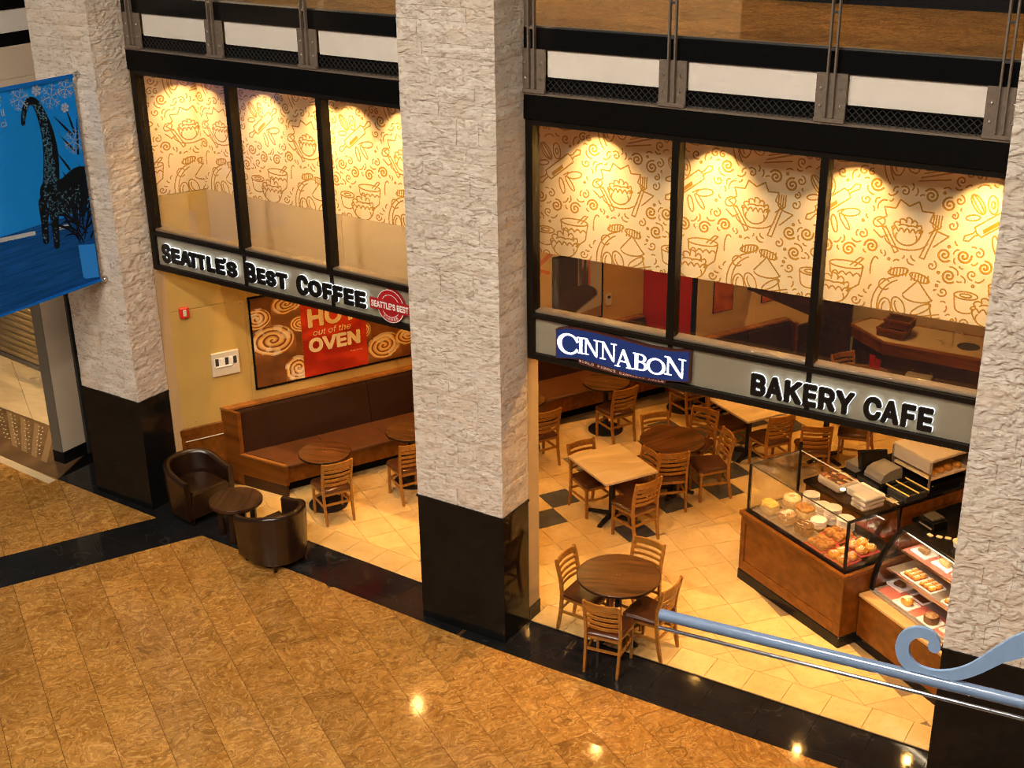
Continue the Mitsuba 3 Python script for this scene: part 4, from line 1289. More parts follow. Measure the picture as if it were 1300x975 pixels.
# serif letters of the blue sign
def gly(ch):
    """serif capitals in a box 0..w x 0..1"""
    st, th, sf = 0.16, 0.055, 0.045

    def ser(x0, x1, y):
        return sbox(x0, y, x1, y + sf)
    if ch == 'I':
        return unary_union([sbox(0.10, 0, 0.26, 1), ser(0.0, 0.36, 0), ser(0.0, 0.36, 1 - sf)])
    if ch == 'N':
        return unary_union([sbox(0.14, 0, 0.14 + th * 1.3, 1), sbox(0.86, 0, 0.86 + th * 1.3, 1), Polygon([(0.06, 1), (0.26, 1), (0.93, 0.0), (0.90, -0.06), (0.80, 0.0)]), ser(0.0, 0.36, 0), ser(0.70, 1.06, 1 - sf), ser(0.0, 0.26, 1 - sf)])
    if ch in 'OC':
        o_ = affinity.scale(Point(0.5, 0.5).buffer(0.5, 32), 1.0, 1.03)
        i_ = affinity.rotate(affinity.scale(Point(0.5, 0.5).buffer(0.5, 32), 0.69, 0.87), -8 if ch == 'O' else 0, origin=(0.5, 0.5))
        g = o_.difference(i_)
        if ch == 'C':
            g = o_.difference(affinity.translate(i_, 0.035, 0))
            g = g.difference(Polygon([(0.55, 0.5), (1.2, 0.80), (1.2, 0.13)]))
            g = unary_union([g, sbox(0.885, 0.66, 0.93, 0.93)])
        return g
    if ch == 'A':
        return unary_union([Polygon([(0.44, 1.0), (0.54, 1.0), (0.98, 0), (0.79, 0), (0.46, 0.80), (0.18, 0.0), (0.11, 0.0)]), sbox(0.25, 0.30, 0.72, 0.30 + th), ser(0.0, 0.30, 0), ser(0.68, 1.08, 0)])
    if ch == 'B':
        s = sbox(0.10, 0, 0.28, 1)
        u = affinity.scale(Point(0.42, 0.755).buffer(0.245, 24), 1.25, 1).union(sbox(0.1, 0.51, 0.42, 1.0)).difference(affinity.scale(Point(0.40, 0.755).buffer(0.185, 24), 1.0, 1).union(sbox(0.2, 0.57, 0.40, 0.94)))
        l_ = affinity.scale(Point(0.46, 0.27).buffer(0.27, 24), 1.25, 1).union(sbox(0.1, 0, 0.46, 0.54)).difference(affinity.scale(Point(0.43, 0.27).buffer(0.21, 24), 1.0, 1).union(sbox(0.2, 0.06, 0.43, 0.48)))
        return unary_union([s, u, l_, ser(0.0, 0.3, 0), ser(0.0, 0.3, 1 - sf)])


scene['mat_signblue'] = princ((0.010, 0.030, 0.150), 0.3)
scene['mat_signrim'] = princ((0.075, 0.022, 0.020), 0.4)
t = thing('cinnamon_roll_sign', 'blue wavy sign with glowing white serif CINNABON lettering on the grey band', 'sign')
xs = np.linspace(0.354, 1.772, 40)
topz = np.interp(xs, [0.354, 0.46, 0.58, 0.80, 1.07, 1.35, 1.60, 1.772], [3.478, 3.508, 3.522, 3.520, 3.505, 3.483, 3.490, 3.521])
botz = np.interp(xs, [0.354, 0.60, 0.9, 1.25, 1.55, 1.772], [3.182, 3.224, 3.200, 3.168, 3.190, 3.222])
board = Polygon(list(zip(xs, topz)) + list(zip(xs[::-1], botz[::-1])))
add('rim', tf(prism(board.buffer(0.008), 0.010, 0.070), WS2), 'mat_signrim', t)
add('face', tf(prism(board.buffer(-0.002), 0.066, 0.074), WS2), 'mat_signblue', t, more=emit([0.0001, 0.0003, 0.0014], 0.02))
cin = [('C', 0.368, 0.605, 3.248, 3.462), ('I', 0.598, 0.662, 3.282, 3.447), ('N', 0.656, 0.832, 3.274, 3.450), ('N', 0.842, 1.018, 3.262, 3.450), ('A', 1.004, 1.200, 3.230, 3.412), ('B', 1.196, 1.348, 3.236, 3.402), ('O', 1.340, 1.536, 3.228, 3.390), ('N', 1.526, 1.742, 3.240, 3.432)]
allp = [fit_poly(gly(ch), x0, x1, z0, z1).buffer(0.0025) for ch, x0, x1, z0, z1 in cin]
for p in allp:
    add('letter', tf(prism(p, 0.0745, 0.079), WS2), 'mat_white', t, more=emit([0.033, 0.034, 0.036], 0.02))
tg = Polygon([(0.585, 3.232), (0.60, 3.162), (1.06, 3.130), (1.535, 3.142), (1.535, 3.198), (1.06, 3.185)])
add('tagline_strip', tf(prism(tg, 0.014, 0.060), WS2), 'mat_signrim', t)
words, x = [], 0.605
tagt = 'WORLD FAMOUS CINNAMON ROLLS'
adv = (1.525 - 0.605) / len(tagt)
for ch in tagt:
    if ch != ' ':
        zc_ = float(np.interp(x, [0.6, 1.06, 1.53], [3.198, 3.158, 3.171]))
        words.append(fit_poly(text_poly(ch, 0.03, False), x, x + adv * 0.66, zc_ - 0.0135, zc_ + 0.0135))
    x += adv
scene['mat_tagtext'] = matte((0.72, 0.50, 0.42))
add('tagline', tf(sheet(unary_union(words).buffer(0.0012)), WS2 @ mat4(0, 0, 0.061)), 'mat_tagtext', t)


# ------------------------------------------------------------------ cake case (front counter)
C1 = mat4(1.59, 2.01, 0, -28.7)
TW1 = M(1.59, 2.01, 0, -28.7)


def cb(*a, **k):
    return bx(*a, **k)


L1, D1 = 1.665, 0.84
t = thing('display_counter', 'wood-panelled counter with square glass cake case on top', 'display counter')
add('body', bx(0.02, L1 - 0.02, 0.02, D1, 0.12, 0.84), 'mat_cherry', t, tw=TW1)
add('kick', bx(-0.005, L1 + 0.005, -0.005, D1, 0.0, 0.125, 0.004), 'mat_granite', t, tw=TW1)
fr = [(0.0, 0.07, 0.13, 0.82), (L1 - 0.10, L1, 0.13, 0.82), (0.07, L1 - 0.10, 0.74, 0.82), (0.07, L1 - 0.10, 0.13, 0.25)]
for a, b, c, d in fr:
    add('front_rail', bx(a, b, 0.0, 0.025, c, d, 0.003), 'mat_cherry', t, tw=TW1)
add('front_panel', bx(0.075, L1 - 0.105, 0.012, 0.024, 0.255, 0.735, 0.004), 'mat_cherry', t, tw=TW1)
add('side_panel', bx(L1 - 0.02, L1, 0.025, D1, 0.13, 0.82), 'mat_cherry', t, tw=TW1)
add('side_panel', bx(0, 0.02, 0.025, D1, 0.13, 0.82), 'mat_cherry', t, tw=TW1)
add('top_moulding', cat(bx(-0.02, L1 + 0.02, -0.02, 0.03, 0.82, 0.875, 0.006), bx(-0.02, 0.03, 0.03, D1 + 0.02, 0.82, 0.875, 0.006), bx(L1 - 0.03, L1 + 0.02, 0.03, D1 + 0.02, 0.82, 0.875, 0.006)), 'mat_cherry', t, tw=TW1)
add('deck', bx(0.03, L1 - 0.03, 0.03, D1 + 0.02, 0.84, 0.882), 'mat_black_gloss', t, tw=TW1)
gx0, gx1, gy0, gy1, gz0, gz1 = 0.055, L1 - 0.055, 0.05, 0.76, 0.882, 1.46
for x, y in ((gx0, gy0), (gx1, gy0), (gx0, gy1), (gx1, gy1)):
    add('corner_post', bx(x - 0.014, x + 0.014, y - 0.014, y + 0.014, gz0, gz1 + (0.10 if (x, y) == (gx0, gy1) else 0.0), 0.002), 'mat_black_gloss', t, tw=TW1)
add('end_bar', bx(gx1 - 0.013, gx1 + 0.013, gy0, gy1, gz1 - 0.012, gz1 + 0.012, 0.002), 'mat_black_gloss', t, tw=TW1)
add('base_bar', cat(bx(gx0, gx1, gy0 - 0.016, gy0 + 0.016, gz0, gz0 + 0.022), bx(gx1 - 0.016, gx1 + 0.016, gy0, gy1, gz0, gz0 + 0.022), bx(gx0 - 0.016, gx0 + 0.016, gy0, gy1, gz0, gz0 + 0.022)), 'mat_black_gloss', t, tw=TW1)
e = 0.003
for nm, b in (('glass_pane', (gx0 + 0.014, gx1 - 0.014, gy0 - e, gy0 + e, gz0 + 0.02, gz1 - 0.004)), ('glass_pane', (gx0 - e, gx0 + e, gy0 + 0.014, gy1 - 0.014, gz0 + 0.02, gz1 - 0.004)), ('glass_pane', (gx1 - e, gx1 + e, gy0 + 0.014, gy1 - 0.014, gz0 + 0.02, gz1 - 0.012)),
              ('glass_pane', (gx0 + 0.014, gx1 - 0.014, gy0 + 0.0, gy1, gz1 - e, gz1 + e))):
    add(nm, bx(*b), 'mat_glass', t, tw=TW1)
# polished edges of the panes
add('glass_edge', cat(bx(gx0, gx1, gy0 - 0.004, gy0 + 0.004, gz1 - 0.006, gz1 + 0.005)), 'mat_darkgrey', t, tw=TW1)
add('glass_edge', bx(gx0, gx1, gy1 - 0.004, gy1 + 0.004, gz1 - 0.004, gz1 + 0.004), 'mat_offwhite', t, tw=TW1)
add('glass_edge', bx(gx0 - 0.004, gx0 + 0.004, gy0, gy1, gz1 - 0.005, gz1 + 0.005), 'mat_darkgrey', t, tw=TW1)

# food materials
scene['mat_cake'] = matte(proc(speck_fn((0.62, 0.44, 0.22), (0.46, 0.30, 0.13), 60, 0.9)))
scene['mat_creamfrost'] = princ((0.80, 0.64, 0.36), 0.5)
scene['mat_lemon'] = princ(proc(speck_fn((0.88, 0.66, 0.16), (0.62, 0.36, 0.06), 70, 0.9)), 0.45)
scene['mat_choc'] = princ((0.105, 0.040, 0.018), 0.35)
scene['mat_brownie'] = matte(proc(speck_fn((0.24, 0.125, 0.060), (0.45, 0.28, 0.14), 60, 0.9)))
scene['mat_bread'] = princ(proc(speck_fn((0.78, 0.37, 0.05), (0.50, 0.17, 0.015), 22, 0.9)), 0.4)
scene['mat_icing'] = princ((0.86, 0.76, 0.55), 0.35)
scene['mat_crumble'] = princ(proc(speck_fn((0.55, 0.25, 0.06), (0.22, 0.07, 0.018), 45, 0.9)), 0.5)
scene['mat_plate'] = princ((0.82, 0.79, 0.73), 0.2)
scene['mat_redtray'] = princ((0.50, 0.085, 0.055), 0.3)
scene['mat_pinkliner'] = princ((0.50, 0.14, 0.11), 0.4)
scene['mat_metaltray'] = princ((0.45, 0.41, 0.36), 0.3, 0.7)
scene['mat_glassshelf'] = {'type': 'thindielectric', 'int_ior': 1.5}


def lumpy(w, d, h, seed, amp=0.012, sub=3, pw=0.55):
    """rounded lump of dough or cake, flat underneath"""
    m = trimesh.creation.icosphere(subdivisions=sub, radius=1.0)
    v = np.array(m.vertices)
    q = np.sign(v) * np.abs(v) ** pw
    q = q / np.maximum(1, 1.0)
    q *= [w / 2, d / 2, h / 2]
    nz = meshkit.fbm(q * 28 + seed * 3.7, 3, seed) - 0.5
    q += v * (nz * amp * 2)[:, None]
    q[:, 2] = np.maximum(q[:, 2], -h / 2) + h / 2
    return trimesh.Trimesh(q, m.faces, process=False)


def drizzle(w, d, h, n, r, seed):
    rr = np.random.default_rng(seed)
    ms = []
    for i in range(n):
        y = -d * 0.36 + d * 0.72 * i / max(1, n - 1)
        xs_ = np.linspace(-w * 0.46, w * 0.46, 9)
        ms.append(tube([(x, y + rr.uniform(-0.008, 0.008) + 0.01 * math.sin(x * 60), h * (1 - 0.75 * abs(2 * x / w) ** 5) + r * 0.4) for x in xs_], r, 6, (0, 1, 0)))
    return cat(*ms)


def tray(name, frame, x, y, z, w, d, mat, label, cat_, group, rz=0, liner=None):
    k = thing(name, label, cat_, group)
    P = frame @ mat4(x, y, z, rz)
    sh = sbox(-w / 2, -d / 2, w / 2, d / 2).buffer(0.012, 3)
    ins = sh.buffer(-0.014)
    add('base', tf(prism(sh.buffer(-0.006), 0.0, 0.005), P), mat, k)
    add('rim', tf(cat(prism(sh.difference(ins), 0.004, 0.018)), P), 'mat_plate' if name == 'plate' else mat, k)
    if liner:
        add('liner', tf(prism(ins.buffer(-0.006), 0.005, 0.0065), P), liner, k)
    return k, P


def round_plate(frame, x, y, z, r, label, group=None, cat_='plate'):
    k = add('plate', tf(lathe([(0, 0), (r * 0.62, 0), (r * 0.70, 0.004), (r, 0.014), (r, 0.017), (r * 0.68, 0.007), (0, 0.005)], 28), frame @ mat4(x, y, z)), 'mat_plate', smooth=30)
    return tag(k, label, cat_, group)


cases = [('cake', 0.225, 0.215, 'lemon', 'lemon-yellow crumb-topped loaf cake in the corner of the square glass case'), ('cake', 0.215, 0.545, 'ring', 'cream-frosted bundt cake behind the lemon-yellow cake'),
         ('cake', 0.51, 0.215, 'cream', 'cream-iced brown loaf cake between the lemon cake and the chocolate cake'), ('cake', 0.50, 0.475, 'streusel', 'nut-topped cake between the loaf cakes and the stacked white cups'),
         ('cake', 0.795, 0.215, 'choc', 'chocolate cake with dark glaze in the square glass case')]
for nm, x, y, kind, lb_ in cases:
    kk, P = tray('cake_tray', C1, x, y, 0.884, 0.27, 0.25, 'mat_metaltray', {'lemon': 'pale tray under the lemon-yellow cake', 'ring': 'pale tray under the bundt cake', 'cream': 'pale tray under the cream-iced loaf cake', 'streusel': 'pale tray under the nut-topped cake', 'choc': 'pale tray under the chocolate cake'}[kind], 'tray', 'cake trays in the square glass case')
    k = thing('cake', lb_, 'cake', 'whole cakes in the square glass case')
    Q = P @ mat4(0, 0, 0.006)
    w, d, h = 0.20, 0.17, 0.115
    if kind == 'ring':
        add('body', tf(lathe([(0.03, 0.0), (0.10, 0.0), (0.115, 0.04), (0.10, 0.085), (0.065, 0.105), (0.03, 0.09), (0.03, 0.0)], 32), Q), 'mat_cake', k, smooth=40)
        add('frosting', tf(lathe([(0.028, 0.095), (0.10, 0.088), (0.092, 0.112), (0.06, 0.132), (0.03, 0.12), (0.028, 0.095)], 32), Q), 'mat_creamfrost', k, smooth=40)
    else:
        add('body', tf(lumpy(w, d, h, 1 + int(x * 10), 0.008), Q), {'lemon': 'mat_cake', 'cream': 'mat_brownie', 'streusel': 'mat_cake', 'choc': 'mat_choc'}[kind], k, smooth=40)
        add('topping', tf(lumpy(w * 0.97, d * 0.97, 0.055, 9 + int(x * 10), 0.024 if kind != 'choc' else 0.012), Q @ mat4(0, 0, h - 0.03)), {'lemon': 'mat_lemon', 'cream': 'mat_brownie', 'streusel': 'mat_crumble', 'choc': 'mat_choc'}[kind], k, smooth=40)
        if kind in ('cream', 'choc'):
            add('icing', tf(drizzle(w * 0.8, d, h + 0.024, 7 if kind == 'cream' else 3, 0.006 if kind == 'cream' else 0.004, 3), Q), 'mat_icing', k, smooth=40)
# stacks of white dishes behind the cakes
for i, (x, y, n, r, lb_) in enumerate(((0.40, 0.655, 8, 0.095, 'nearest the bundt cake'), (0.585, 0.66, 6, 0.088, 'second from the bundt cake'), (0.765, 0.645, 8, 0.095, 'third from the bundt cake'), (0.76, 0.45, 4, 0.09, 'lowest and foremost, by the chocolate cake'), (0.96, 0.655, 6, 0.098, 'nearest the black end bar'))):
    for j in range(n):
        key = add('bowl', tf(lathe([(0, 0.0), (r * 0.6, 0.0), (r * 0.98, 0.026), (r, 0.030), (r, 0.034), (r * 0.93, 0.034), (r * 0.5, 0.016), (0, 0.014)] if j < n - 1 else [(0, 0.0), (r * 0.6, 0.0), (r * 0.98, 0.026), (r, 0.030), (r, 0.033), (0, 0.036)], 28), C1 @ mat4(x, y, 0.884 + j * 0.024)), 'mat_plate', smooth=30)
        tag(key, ('topmost white dish, stack ' if j == n - 1 else 'white dish in the stack ') + lb_, 'dish', f'white dishes stacked {lb_}' if j < n - 1 else 'topmost white dishes in the square case')
# red trays with buns
bun_i = 0
for x, y, rz, kind, lb_ in ((1.08, 0.215, 2, 'crumb', 'red tray of nut-crusted pastries beside the chocolate cake'), (1.02, 0.50, 0, 'crumb', 'red tray of nut-crusted pastries behind the first red tray'), (1.40, 0.215, 2, 'bun', 'red tray of golden buns at the front corner of the square case'), (1.36, 0.52, -2, 'bun', 'red tray of golden buns at the rear, beside the glass end')):
    kk, P = tray('red_tray', C1, x, y, 0.884, 0.27, 0.25, 'mat_redtray', lb_, 'tray', 'red trays in the square glass case', rz)
    if kind == 'bun':
        for a in (-0.066, 0.066):
            for b in (-0.06, 0.06):
                k = thing('bun', 'glazed golden bun on the ' + ('front corner red tray' if y < 0.3 else 'rear red tray by the glass end'), 'bun', 'golden buns on the ' + ('front' if y < 0.3 else 'rear') + ' red tray')
                Q = P @ mat4(a, b, 0.006, 20 * bun_i)
                add('body', tf(lumpy(0.125, 0.115, 0.075, 20 + bun_i, 0.007, 3, 0.8), Q), 'mat_bread', k, smooth=40)
                add('icing', tf(drizzle(0.075, 0.07, 0.074, 3, 0.006, bun_i), Q), 'mat_icing', k, smooth=40)
                bun_i += 1
    else:
        for a in (-0.062, 0.062):
            for b in (-0.055, 0.055):
                k = thing('pastry', 'nut-crusted brown pastry on the ' + ('front' if y < 0.3 else 'second') + ' red tray beside the chocolate cake', 'pastry', 'nut-crusted pastries on the ' + ('front' if y < 0.3 else 'second') + ' red tray')
                add('body', tf(lumpy(0.12, 0.105, 0.07, 40 + bun_i, 0.018, 3), P @ mat4(a, b, 0.006)), 'mat_crumble', k, smooth=40)
                bun_i += 1


# ------------------------------------------------------------------ curved pastry case
C2 = mat4(3.175, 1.41, 0, -33)
TW2 = M(3.175, 1.41, 0, -33)
L2 = 1.75
t = thing('pastry_case', 'low pastry case with curved glass front and black top next to the cake counter', 'pastry case')
add('body', bx(0.0, L2, 0.01, 0.92, 0.10, 0.575), 'mat_cherrylight', t, tw=TW2)
add('kick', bx(-0.004, L2, 0.0, 0.92, 0.0, 0.105), 'mat_granite', t, tw=TW2)
add('front_panel', bx(0.01, L2, -0.004, 0.012, 0.11, 0.57), 'mat_cherry', t, tw=TW2)
add('ledge', bx(-0.005, L2, -0.012, 0.125, 0.572, 0.606, 0.005), 'mat_ledge', t, tw=TW2)
add('rail', bx(0.0, L2, 0.125, 0.15, 0.572, 0.625), 'mat_metaltray', t, tw=TW2)
curve = [(0.14, 0.62), (0.148, 0.74), (0.175, 0.87), (0.225, 0.99), (0.30, 1.10), (0.39, 1.19), (0.49, 1.245)]


def along(curve, x0, x1, th=0.0):
    n = len(curve)
    v = [(x0, a, b) for a, b in curve] + [(x1, a, b) for a, b in curve]
    f = [(i, i + n, i + 1) for i in range(n - 1)] + [(i + 1, i + n, i + n + 1) for i in range(n - 1)]
    return trimesh.Trimesh(np.array(v), np.array(f), process=False)


add('curved_glass', along(curve, 0.03, L2, 0), 'mat_glass', t, tw=TW2)
add('end_frame', sweep([(0.015, a, b) for a, b in curve], rect(0.03, 0.05), (1, 0, 0)), 'mat_black_gloss', t, tw=TW2)
add('end_wall', prism(Polygon(curve + [(0.90, 1.24), (0.90, 0.60)]), 0.0, 0.004).apply_transform(np.array([[0, 0, 1, 0.005], [1, 0, 0, 0], [0, 1, 0, 0], [0, 0, 0, 1.0]])), 'mat_glass', t, tw=TW2)
add('top', bx(-0.01, L2, 0.475, 0.95, 1.24, 1.275, 0.005), 'mat_black_gloss', t, tw=TW2)
add('rear_wall', bx(0.0, L2, 0.90, 0.93, 0.575, 1.24), 'mat_offwhite', t, tw=TW2)
add('deck', bx(0.03, L2, 0.15, 0.90, 0.575, 0.64), 'mat_metaltray', t, tw=TW2)
add('deck_liner', bx(0.06, L2, 0.17, 0.40, 0.64, 0.6415), 'mat_pinkliner', t, tw=TW2)
for d0, z in ((0.30, 0.845), (0.47, 1.02)):
    add('shelf', bx(0.03, L2, d0, 0.90, z - 0.008, z), 'mat_pinkliner', t, tw=TW2)
    add('shelf_edge', bx(0.03, L2, d0 - 0.006, d0 + 0.006, z - 0.012, z + 0.006), 'mat_chrome', t, tw=TW2)
    add('back_liner', bx(0.03, L2, d0 + 0.02, 0.90, z, z + 0.002), 'mat_metaltray' if z < 0.9 else 'mat_pinkliner', t, tw=TW2)
lamp = add('strip_lamp', bx(0.06, L2 - 0.05, 0.50, 0.525, 1.222, 1.236), 'mat_white', t, tw=TW2, more=emit(CASE_STRIP), label='lit strip lamp under the top')
it = 0
for x, d, z, kind, lb_ in ((0.20, 0.62, 1.022, 'slice', 'white plate of dark nutty cake on the top shelf, nearest the cake counter'), (0.49, 0.64, 1.022, 'slice', 'white plate of pale cake on the top shelf, middle one'), (0.76, 0.66, 1.022, 'slice', 'white plate on the top shelf beside the stone column'),
                          (0.43, 0.24, 0.642, 'loaf', 'white plate with a cream-iced round bread on the bottom deck'), (0.79, 0.24, 0.642, 'choc', 'white plate with a dark chocolate cake on the bottom deck'), (1.04, 0.30, 0.642, 'loaf', 'white plate with an iced roll on the bottom deck beside the column'), (0.12, 0.42, 0.642, 'dark', 'white plate with dark cookies at the end of the bottom deck')):
    kk, P = tray('plate', C2, x, d, z, 0.205, 0.165, 'mat_plate', lb_, 'plate', 'white plates in the curved case')
    Q = P @ mat4(0, 0, 0.006)
    names = {'slice': 'slice of cake', 'loaf': 'iced bread', 'choc': 'chocolate cake', 'dark': 'dark cookie pile'}
    k = thing('cake_piece', names[kind] + ' on ' + lb_.replace('white plate with a dark chocolate cake on', '').replace('white plate with a cream-iced round bread on', 'the plate behind the light wood ledge, at').replace('white plate with an iced roll on', 'the plate at').replace('white plate with dark cookies at', 'the plate at').replace('white plate of dark nutty cake on', 'the plate on').replace('white plate of pale cake on', 'the plate on').replace('white plate on', 'the plate on'), 'cake', 'pastries on plates in the curved case')
    if kind == 'slice':
        add('body', tf(lumpy(0.125, 0.08, 0.065, 60 + it, 0.012), Q), 'mat_brownie' if x < 0.3 else 'mat_cake', k, smooth=40)
    elif kind == 'choc':
        add('body', tf(lathe([(0, 0), (0.075, 0), (0.078, 0.055), (0.07, 0.075), (0, 0.08)], 28), Q), 'mat_choc', k, smooth=40)
        add('topping', tf(lathe([(0, 0.078), (0.066, 0.076), (0.05, 0.088), (0, 0.09)], 28), Q), 'mat_brownie', k, smooth=40)
    elif kind == 'loaf':
        add('body', tf(lumpy(0.135, 0.11, 0.085, 60 + it, 0.010, 3, 0.8), Q), 'mat_bread', k, smooth=40)
        add('icing', tf(drizzle(0.10, 0.09, 0.082, 4, 0.007, it), Q), 'mat_icing', k, smooth=40)
    else:
        add('body', tf(lumpy(0.12, 0.09, 0.04, 60 + it, 0.016), Q), 'mat_choc', k, smooth=40)
    it += 1
for x, lb_ in ((0.30, 'nearest the cake counter'), (0.53, 'second along'), (0.90, 'beside the stone column')):
    kk, P = tray('pastry_tray', C2, x, 0.44, 0.848, 0.205, 0.19, 'mat_plate', f'white tray with pink liner on the middle shelf, {lb_}', 'tray', 'pastry trays on the middle shelf', liner='mat_pinkliner')
    for a in (-0.062, 0.0, 0.062):
        for b in (-0.042, 0.042):
            k = thing('danish', f'iced golden danish on the middle shelf tray {lb_}', 'pastry', f'danishes on the tray {lb_}')
            Q = P @ mat4(a, b, 0.007)
            add('body', tf(lumpy(0.062, 0.085, 0.045, 80 + it, 0.008, 2, 0.8), Q), 'mat_bread', k, smooth=40)
            add('icing', tf(drizzle(0.035, 0.06, 0.044, 3, 0.005, it), Q), 'mat_icing', k, smooth=40)
            it += 1
kk, P = tray('dark_tray', C2, 0.42, 0.44, 0.642, 0.19, 0.12, 'mat_plate', 'small tray of dark sauce behind the iced bread on the bottom deck', 'tray', None, liner='mat_choc')
# things on the black top of the case
t = thing('receipt_printer', 'black receipt printer on the pastry case top', 'printer')
add('body', bx(0.02, 0.24, 0.66, 0.86, 1.276, 1.375, 0.008), 'mat_black_gloss', t, tw=TW2)
add('lid', bx(0.05, 0.21, 0.68, 0.84, 1.375, 1.40, 0.008), 'mat_darkgrey', t, tw=TW2)
add('slot', bx(0.04, 0.22, 0.652, 0.664, 1.30, 1.315), 'mat_metaltray', t, tw=TW2)
for i, (x, y) in enumerate(((0.27, 0.60), (0.34, 0.66), (0.40, 0.72))):
    t = thing('price_card', 'small pale price card lying on the black case top', 'card', 'price cards on the pastry case top')
    add('card', tf(bx(-0.03, 0.03, -0.02, 0.02, 0, 0.012, 0.003), C2 @ mat4(x, y, 1.276, 20 * i)), 'mat_creamfrost', t)
t = thing('takeout_tub', 'small white lidded tub on the pastry case top beside the column', 'tub')
add('tub', tf(lathe([(0, 0), (0.05, 0), (0.058, 0.055), (0, 0.055)], 24), C2 @ mat4(0.57, 0.70, 1.276)), 'mat_plate', t, smooth=30)
add('lid', tf(lathe([(0, 0.055), (0.062, 0.055), (0.062, 0.065), (0, 0.07)], 24), C2 @ mat4(0.57, 0.70, 1.276)), 'mat_creamfrost', t, smooth=30)


# ------------------------------------------------------------------ service counter behind the cases
BC, TWB = mat4(2.87, 2.49, 0, -29), M(2.87, 2.49, 0, -29)
t = thing('service_counter', 'wood service counter with black top carrying the cash register', 'counter')
add('body', bx(-1.03, -0.02, 0.02, 1.75, 0.10, 0.875), 'mat_cherry', t, tw=TWB)
add('kick', bx(-1.0, -0.05, 0.05, 1.72, 0.0, 0.10), 'mat_black', t, tw=TWB)
add('top', bx(-1.06, 0.0, 0.0, 1.78, 0.875, 0.92, 0.006), 'mat_black_gloss', t, tw=TWB)
add('side_rail', bx(-0.021, -0.006, 0.03, 1.74, 0.74, 0.87), 'mat_cherry', t, tw=TWB)
t = thing('back_cabinet', 'low wood cabinet with black top edge under the service counter', 'cabinet')
add('body', bx(0.0, 0.42, 0.75, 1.45, 0.0, 0.66), 'mat_cherry', t, tw=TWB)
add('top', bx(-0.01, 0.44, 0.72, 1.47, 0.66, 0.70, 0.005), 'mat_black', t, tw=TWB)
add('door', bx(0.03, 0.40, 0.738, 0.752, 0.06, 0.62, 0.004), 'mat_cherry', t, tw=TWB)


def boxpic_fn(p, n, uv):
    c = mix([0.09, 0.04, 0.025], [0.42, 0.11, 0.04], smoothstep(0.5, 0.62, fbm(uv.x * 26, uv.y * 26, 0.0, 2)))
    return mix(c, [0.75, 0.50, 0.25], smoothstep(0.6, 0.7, fbm(uv.x * 20 + 7, uv.y * 20, 3.0, 2)))


scene['mat_boxpic'] = princ(proc(boxpic_fn), 0.35)
t = thing('bakery_box', 'carton box with food pictures printed on its lid, left on the black counter', 'box')
add('box', rbox(-0.92, -0.55, 0.08, 0.40, 0.922, 1.03, 0.03), 'mat_offwhite', t, 30, TWB)
m, uv = flat_panel(-0.90, -0.57, 0.10, 0.38, 1.0315)
add('lid_picture', m, 'mat_boxpic', t, uv=uv, tw=TWB)
t = thing('napkin_pad', 'white pad of napkins between the printed carton and the white boxes', 'napkins')
add('stack', bx(-0.535, -0.37, 0.18, 0.43, 0.922, 1.01, 0.01), 'mat_white', t, tw=TWB)
for i in range(3):
    t = thing('white_box', f'white takeout box on the black counter, ' + ('bottom of the stack', 'middle of the stack', 'top of the stack')[i], 'box', None)
    add('body', rbox(-0.30 + 0.008 * i, -0.08 + 0.008 * i, 0.02, 0.33, 0.922 + 0.055 * i, 0.975 + 0.055 * i, 0.018), 'mat_white', t, 30, TWB)
    add('tab', bx(-0.24, -0.14, 0.012, 0.022, 0.94 + 0.055 * i, 0.965 + 0.055 * i), 'mat_offwhite', t, tw=TWB)
t = thing('utensil_tray', 'shallow black tray of plastic cutlery at the counter corner', 'tray')
add('tray', cat(bx(-0.22, -0.02, 0.40, 0.55, 0.921, 0.93), bx(-0.22, -0.02, 0.40, 0.41, 0.93, 0.96), bx(-0.22, -0.02, 0.54, 0.55, 0.93, 0.96), bx(-0.22, -0.21, 0.41, 0.54, 0.93, 0.96), bx(-0.03, -0.02, 0.41, 0.54, 0.93, 0.96)), 'mat_darkgrey', t, tw=TWB)
for i in range(6):
    f_ = thing('plastic_fork', 'pale plastic fork in the black cutlery tray', 'fork', 'plastic forks in the tray')
    add('handle', bx(-0.19, -0.09, 0.42 + 0.02 * i, 0.427 + 0.02 * i, 0.932 + 0.003 * (i % 2), 0.936 + 0.003 * (i % 2)), 'mat_creamfrost', f_, tw=TWB)
    add('head', bx(-0.09, -0.045, 0.417 + 0.02 * i, 0.430 + 0.02 * i, 0.932, 0.936), 'mat_creamfrost', f_, tw=TWB)
t = thing('cash_register', 'black cash register with tilted screen and grey printer hood', 'cash register')
add('drawer', bx(-0.74, -0.31, 0.50, 0.98, 0.921, 1.02, 0.008), 'mat_black', t, tw=TWB)
add('drawer_front', bx(-0.70, -0.35, 0.494, 0.502, 0.935, 1.005), 'mat_darkgrey', t, tw=TWB)
add('screen', tf(bx(-0.16, 0.16, -0.07, 0.07, -0.12, 0.11, 0.012), mat4(-0.74, 0.76, 1.13, 65) @ trimesh.transformations.rotation_matrix(math.radians(-25), (1, 0, 0))), 'mat_black_gloss', t, tw=TWB)
add('stand', bx(-0.76, -0.66, 0.74, 0.86, 1.02, 1.07, 0.01), 'mat_black', t, tw=TWB)
hood = trimesh.convex.convex_hull(np.array([(x, y, z) for x in (-0.64, -0.36) for y, z in ((0.54, 1.02), (0.54, 1.06), (0.58, 1.12), (0.66, 1.15), (0.84, 1.16), (0.86, 1.12), (0.86, 1.02))]))
add('printer_hood', hood, 'mat_grey', t, 25, TWB)
